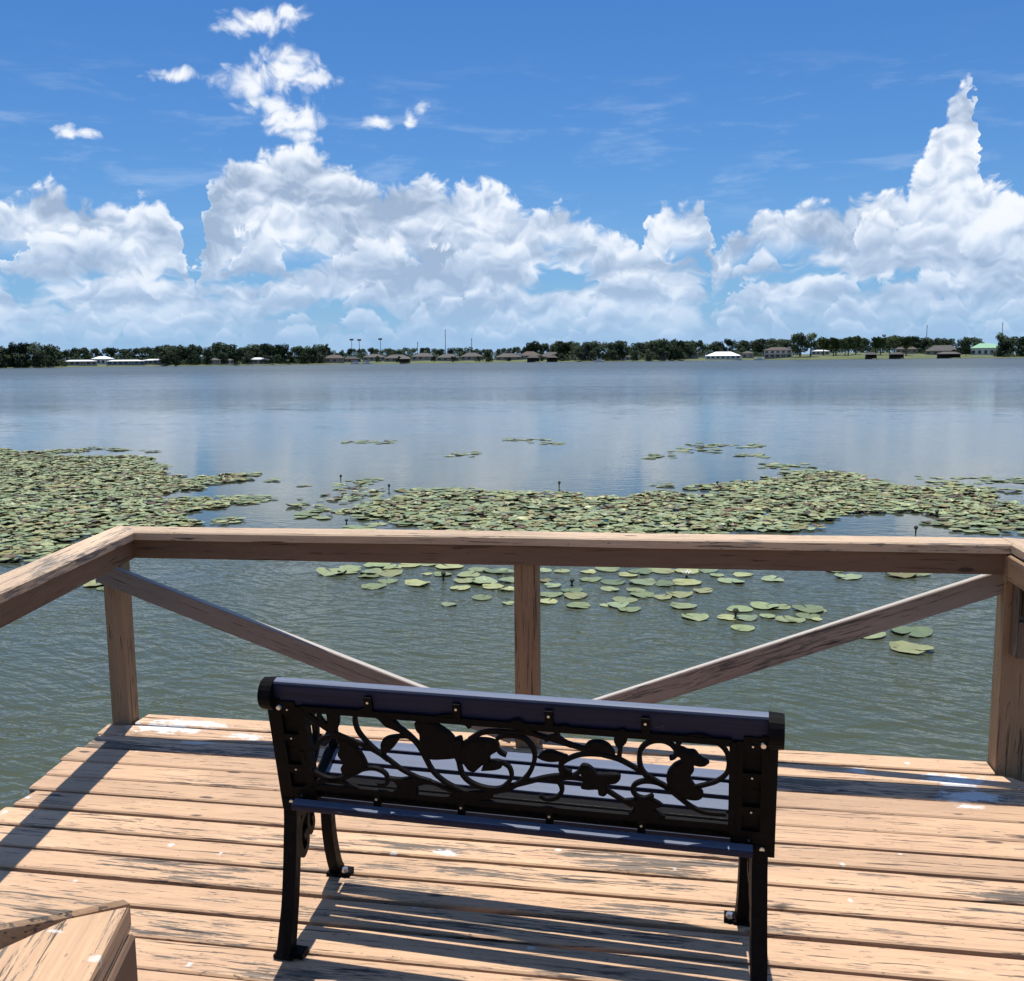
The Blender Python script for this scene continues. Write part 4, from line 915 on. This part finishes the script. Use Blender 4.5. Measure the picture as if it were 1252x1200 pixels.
row_of_trees(0.11, 6.35, 0.52, 70, 120, 11, 13.5, 'tree in the row behind the white hip roofed house and the porch house', 'trees behind the white hip roofed house')
row_of_trees(7.43, 12.86, 0.55, 110, 150, 10, 12.5, 'tree in the row behind the open lawn', 'trees behind the open lawn')
row_of_trees(7.78, 9.48, 0.42, 28, 48, 11, 13, 'slender tree of the stand with bare trunks on the lawn', 'slender trees on the lawn', ('tall',))
row_of_trees(10.32, 12.38, 0.62, 25, 55, 12, 14, 'tall tree with a clear trunk at the end of the lawn', 'tall trees at the end of the lawn', ('tall', 'broad'))
row_of_trees(12.46, 15.7, 0.55, 70, 120, 11, 14, 'tree in the rise of woods behind the green roofed house', 'trees behind the green roofed house')
row_of_trees(16.54, 20.08, 0.50, 10, 60, 12, 16, 'tall dense tree in the woods past the green roofed house', 'trees of the woods past the green roofed house')
row_of_trees(14.3, 15.08, 0.7, 10, 25, 6, 8, 'mid green tree in front of the green roofed house', 'trees in front of the green roofed house', ('bush', 'broad'))
tree(-29.12, 14, 11.5, 'broad', 'round single tree at the end of the long white buildings', None)
tree(-32.94, 30, 6.0, 'bush', 'light green bushy tree standing over the long white roofs', None)
tree(-20.4, 16, 12.5, 'sparse', 'thin sparse tree with a pale bare trunk above the brown roof', None)
tree(-11.1, 8, 8.0, 'bush', 'round dark tree on the bank between the grey brown houses', None)
tree(-0.44, 12, 13.0, 'bush', 'tall egg shaped dark tree beside the grey shore house', None, 0.75)
tree(6.48, 20, 15.5, 'broad', 'tallest tree, broad crowned, beside the two storey porch house', None, 0.9)
tree(7.04, 24, 16.5, 'tall', 'narrow tall tree leaning against the tallest broad crown', None, 1.1)

# low shrubs and reeds that close the foot of the woods
def shrub_band(name, segs, label, seed):
    q = random.Random(seed); V, F = [], []
    for b0, b1, s0, s1, h in segs:
        n = int((b1-b0)*420)
        for _ in range(n):
            b = q.uniform(b0, b1); p = shore_pt(b, q.uniform(s0, s1))
            hh = 1.35*h*(0.45+0.55*(0.5+0.5*math.sin(b*3.1+seed))*(0.6+0.4*math.sin(b*9.7)))
            p.z += q.uniform(0, hh)
            e = Vector((q.gauss(0, 1), q.gauss(0, 1), q.gauss(0, 1))).normalized(); g_ = e.orthogonal().normalized(); r = q.uniform(0.35, 0.75)
            k = len(V); V += [p+e*r, p+g_*r*0.7, p-e*r, p-g_*r*0.7]; F.append((k, k+1, k+2, k+3))
    put(link(name, mesh_data(name, V, F, [M_LEAF])), label, 'shrubs', kind='stuff')
shrub_band('shrub_band', [(-39.28, -33.94, 2, 14, 4.5), (-28.91, -20.49, 8, 22, 4.0), (-20.49, -6.7, 60, 120, 5.0), (-6.89, 0.38, 8, 24, 5.0)], 'dark undergrowth closing the foot of the far shore woods', 3)
shrub_band('shrub_band', [(0.38, 6.56, 45, 80, 5.5), (7.43, 13.06, 100, 130, 5.5), (12.46, 15.82, 75, 110, 6.0), (16.47, 20.08, 6, 30, 6.5), (-34.02, -28.87, 45, 70, 5.0)], 'dark undergrowth behind the lawn and the far shore houses', 4)
# ------------------------------------------------------------------ far shore: houses, boats, masts
def paint(name, col, r=0.7): return flat_mat(name, col, r, var=0.08, scale=0.6)
M_WHITE = paint('white_siding', (0.72, 0.72, 0.70)); M_WROOF = paint('white_metal_roof', (0.80, 0.81, 0.82), 0.45)
M_BEIGE = paint('beige_stucco', (0.42, 0.37, 0.31)); M_TANW = paint('tan_stucco', (0.34, 0.28, 0.22))
M_GROOF = paint('grey_brown_shingle', (0.095, 0.088, 0.084), 0.9); M_BROOF = paint('brown_shingle', (0.10, 0.078, 0.066), 0.9)
M_DROOF = paint('dark_shingle', (0.06, 0.055, 0.052), 0.9); M_GREEN = paint('green_metal_roof', (0.13, 0.36, 0.20), 0.5)
M_GLASS = flat_mat('window_glass', (0.02, 0.025, 0.03), 0.12); M_DARKW = paint('dark_dock_wood', (0.07, 0.055, 0.045), 0.9)
M_POLE = paint('grey_pole', (0.10, 0.10, 0.105), 0.6); M_LBLUE = paint('grey_siding', (0.26, 0.28, 0.30))
def house(name, b, s, w, d, hw, hr, wall, roof, label, hip=0.5, cat='house', nwin=4, storeys=1, porch=False, turn=0.0):
    p = shore_pt(b, s); e = empty(name, p, -R(b)+turn, label, cat)
    mb = MB(); mb.box(-w/2, w/2, 0, d, -1.0, hw); mb.build('wall', wall, e)
    o = 0.5; x = w/2+o; hx = max(0.2, w/2-hip*d*0.9)
    vs = [(-x, -o, hw-0.05), (x, -o, hw-0.05), (x, d+o, hw-0.05), (-x, d+o, hw-0.05), (-x, -o, hw+0.15), (x, -o, hw+0.15), (x, d+o, hw+0.15), (-x, d+o, hw+0.15), (-hx, d/2, hw+hr), (hx, d/2, hw+hr)]
    mobj('roof', vs, [(3, 2, 1, 0), (0, 1, 5, 4), (1, 2, 6, 5), (2, 3, 7, 6), (3, 0, 4, 7), (4, 5, 9, 8), (5, 6, 9), (6, 7, 8, 9), (7, 4, 8)], roof, e)
    for st in range(storeys):
        z0 = 0.8+st*hw/storeys; n = nwin
        for k in range(n):
            xc = -w/2+w*(k+0.5)/n
            wb = MB(); ww = min(0.9, w/n*0.32); wb.box(xc-ww, xc+ww, -0.06, 0.1, z0, z0+hw/storeys*0.5)
            wo = wb.build('window', M_GLASS, e)
            fb = MB(); fb.box(xc-ww-0.08, xc+ww+0.08, -0.09, 0.05, z0-0.12, z0-0.02); fb.build('sill', M_WHITE, wo)
    db = MB(); xd = w*0.5/nwin*(nwin % 2); db.box(xd-0.45+w/nwin*0.5, xd+0.45+w/nwin*0.5, -0.07, 0.1, 0.0, 2.0); db.build('door', M_TANW, e)
    if porch:
        mb = MB(); mb.box(-w/2, w/2, -2.6, -0.1, hw*0.5-0.1, hw*0.5+0.08); mb.build('balcony', M_WHITE, e)
        for k in range(6):
            xc = -w/2+0.2+(w-0.4)*k/5; mb = MB(); mb.box(xc-0.12, xc+0.12, -2.6, -2.35, -1.0, hw-0.06); mb.build('column', M_WHITE, e)
    return e
house('long_building', -33.3, 10, 17, 8, 2.4, 0.9, M_BEIGE, M_WROOF, 'long low white roofed building beside the dense grove', cat='building', nwin=6)
house('long_building', -32.18, 22, 12, 9, 3.0, 1.6, M_WHITE, M_WROOF, 'brightest white building with the taller roof between two long low ones', cat='building', nwin=5)
house('long_building', -31.04, 10, 20, 8, 2.3, 0.9, M_LBLUE, M_WROOF, 'long low building with a white roof and grey wall', cat='building', nwin=7)
house('long_building', -29.54, 12, 14, 8, 2.3, 0.9, M_BEIGE, M_WROOF, 'low white roofed building next to the round single tree', cat='building', nwin=5)
house('shore_house', -26.47, 6, 7, 6, 2.4, 1.2, M_BEIGE, M_GROOF, 'small dark roofed hut among the trees of the wooded belt', nwin=2)
house('shore_house', -25.64, 5, 5, 5, 2.2, 1.1, M_WHITE, M_GROOF, 'tiny white walled hut under the wooded belt', nwin=2)
house('shore_house', -24.1, 8, 12, 7, 2.6, 1.2, M_BEIGE, M_WROOF, 'pale low house with a light roof under the wooded belt', nwin=4)
house('shore_house', -19.89, 10, 12, 8, 2.8, 2.2, M_TANW, M_BROOF, 'brown roofed house below the thin sparse tree', nwin=3)
for i, (px, s, w, hr, rf_, lab) in enumerate((
    (-18.93, 26, 12, 2.0, 'D', 'dark roofed house beneath the light poles'),
    (-17.63, 34, 15, 2.6, 'G', 'grey brown hip roofed house next to the dark roofed one'),
    (-16.33, 30, 17, 2.8, 'G', 'wide grey brown hip roofed house with the small boathouse before it'),
    (-14.83, 40, 16, 3.0, 'G', 'grey brown hip roofed house with a pale open patio wall'),
    (-13.42, 34, 15, 3.0, 'G', 'grey brown hip roofed house under the tall mast'),
    (-12.05, 36, 15, 3.2, 'G', 'grey brown hip roofed house touching the round dark bank tree'),
    (-9.92, 40, 18, 3.2, 'G', 'low grey brown hip roofed house just past the round dark bank tree'),
    (-8.69, 46, 15, 3.6, 'B', 'brown hip roofed house behind the first dark boathouse'),
    (-7.46, 40, 16, 4.0, 'G', 'tallest grey brown hip roofed house at the edge of the big grove'))):
    house('lake_house', px, s, w, 11, 2.3, hr*0.85, M_BEIGE if i % 2 else M_TANW, {'D': M_DROOF, 'G': M_GROOF, 'B': M_BROOF}[rf_], lab, nwin=4)
house('shore_house', -3.32, 8, 14, 7, 2.2, 1.0, M_WHITE, M_GROOF, 'low white walled house half hidden by the big grove', nwin=5)
house('shore_house', -1.27, 16, 10, 7, 2.8, 1.4, M_WHITE, M_GROOF, 'small white house at the end of the big grove', nwin=3)
house('shore_house', 0.43, 22, 12, 8, 3.4, 2.6, M_LBLUE, M_DROOF, 'grey house with a steep dark roof by the egg shaped tree', nwin=3)
house('lake_house', 2.3, 9, 23, 12, 2.3, 2.9, M_WHITE, M_WROOF, 'wide white hip roofed house standing at the water', nwin=7, hip=0.6)
house('shore_house', 3.65, 16, 8, 7, 3.2, 1.6, M_BEIGE, M_GROOF, 'small beige house beside the white hip roofed one', nwin=2)
house('lake_house', 5.29, 16, 18, 11, 5.4, 2.0, M_BEIGE, M_BROOF, 'two storey brown roofed house with a columned porch', nwin=5, storeys=2, porch=True)
house('shore_house', 7.56, 60, 12, 8, 2.6, 1.0, M_WHITE, M_WROOF, 'low white building behind the slender lawn trees', nwin=4)
house('shore_house', 11.97, 62, 14, 9, 2.8, 2.4, M_TANW, M_BROOF, 'brown roofed house at the back of the lawn', nwin=4)
house('lake_house', 13.74, 50, 22, 12, 3.0, 4.0, M_TANW, M_GROOF, 'large house with a wide brown roof past the lawn', nwin=5)
house('lake_house', 15.82, 46, 19, 12, 4.6, 3.4, M_WHITE, M_GREEN, 'white house with a bright green roof', nwin=5)
def boathouse(b, w, label, roof=None):
    p = shore_pt(b, -7); p.z = WATER_Z; e = empty('boathouse', p, -R(b), label, 'boathouse')
    mb = MB(); mb.box(-w/2, w/2, -3, 9, 0.5, 0.75); mb.build('dock', M_DARKW, e)
    for x in (-w/2+0.2, w/2-0.2):
        for yy in (-2.8, 2.0, 7.0):
            mb = MB(); mb.box(x-0.15, x+0.15, yy-0.15, yy+0.15, -1.2, 3.0); mb.build('post', M_DARKW, e)
    mb = MB(); mb.box(-w/2+0.35, w/2-0.35, 6.2, 6.4, 0.75, 2.95); mb.build('wall', M_DARKW, e)
    x = w/2+0.4
    mobj('roof', [(-x, -3.4, 2.9), (x, -3.4, 2.9), (x, 7.4, 2.9), (-x, 7.4, 2.9), (-x*0.5, 2, 4.3), (x*0.5, 2, 4.3)],
         [(3, 2, 1, 0), (0, 1, 5, 4), (1, 2, 5), (2, 3, 4, 5), (3, 0, 4)], roof or M_DROOF, e)
boathouse(-15.91, 6, 'small dark boathouse before the wide grey brown house', M_GROOF)
boathouse(-8.5, 8, 'first dark boathouse standing in the water before the brown hip roof')
boathouse(-7.41, 7, 'dark boathouse before the tallest grey brown hip roof')
boathouse(10.19, 7, 'dark boathouse at the foot of the lawn')
boathouse(11.48, 9, 'wider black boathouse under the tall lawn trees')
boathouse(14.06, 14, 'long low boathouse and dock before the large brown roofed house', M_GROOF)
def boat(b, L, label):
    p = shore_pt(b, -9); p.z = WATER_Z-0.15; e = empty('motor_boat', p, -R(b)+0.4, label, 'boat')
    vs = []
    for z, k in ((0, 0.75), (0.95, 1.0)):
        vs += [(-L/2, -1.0*k, z), (L*0.25, -1.0*k, z), (L/2*k, 0, z*1.15), (L*0.25, 1.0*k, z), (-L/2, 1.0*k, z)]
    mobj('hull', vs, [(4, 3, 2, 1, 0), (5, 6, 7, 8, 9)]+[(i, (i+1) % 5, 5+(i+1) % 5, 5+i) for i in range(5)], M_WHITE, e)
    mb = MB(); mb.box(-L*0.2, L*0.15, -0.7, 0.7, 0.9, 1.7); mb.build('cabin', M_WHITE, e)
    mb = MB(); mb.box(-L*0.3, L*0.18, -0.9, 0.9, 2.2, 2.35); mb.box(-L*0.25, -L*0.23, -0.8, -0.75, 0.9, 2.2); mb.box(L*0.1, L*0.12, 0.7, 0.75, 0.9, 2.2); mb.build('canopy', M_WHITE, e)
boat(-18.7, 6, 'small white boat below the light poles'); boat(-18.05, 6.5, 'white canopied boat moored past the light poles')
boat(-4.68, 8, 'white boat moored before the big grove'); boat(4.32, 8, 'white boat between the beige house and the porch house')
for px in (-18.9, -18.47, -17.28):
    e = empty('light_pole', shore_pt(px, 260), -R(px), 'tall sports light pole rising over the grey brown roofs', 'light pole', 'sports light poles behind the houses')
    mb = MB(); mb.cyl((0, 0, -1), (0, 0, 18), 0.28, 0.2, 6); mb.build('pole', M_POLE, e)
    mb = MB(); mb.box(-1.7, 1.7, -0.3, 0.3, 17.4, 18.9); mb.build('lamp_bank', M_POLE, e)
for px, h, lab in ((-15.16, 15, 'short thin mast over the grey brown roofs'), (-13.56, 25, 'tall thin mast over the grey brown roofs'), (-12.05, 18, 'thin mast of middle height near the round bank tree'),
                   (12.94, 24, 'thin mast rising behind the large brown roofed house'), (16.54, 26, 'thin mast rising from the woods past the green roof')):
    e = empty('antenna_mast', shore_pt(px, 220), -R(px), lab, 'mast')
    mb = MB(); mb.cyl((0, 0, -1), (0, 0, h), 0.32, 0.22, 5); mb.build('pole', M_POLE, e)
    mb = MB(); mb.cyl((-0.9, 0, h*0.93), (0.9, 0, h*0.93), 0.12, 0.12, 4); mb.build('crossarm', M_POLE, e)
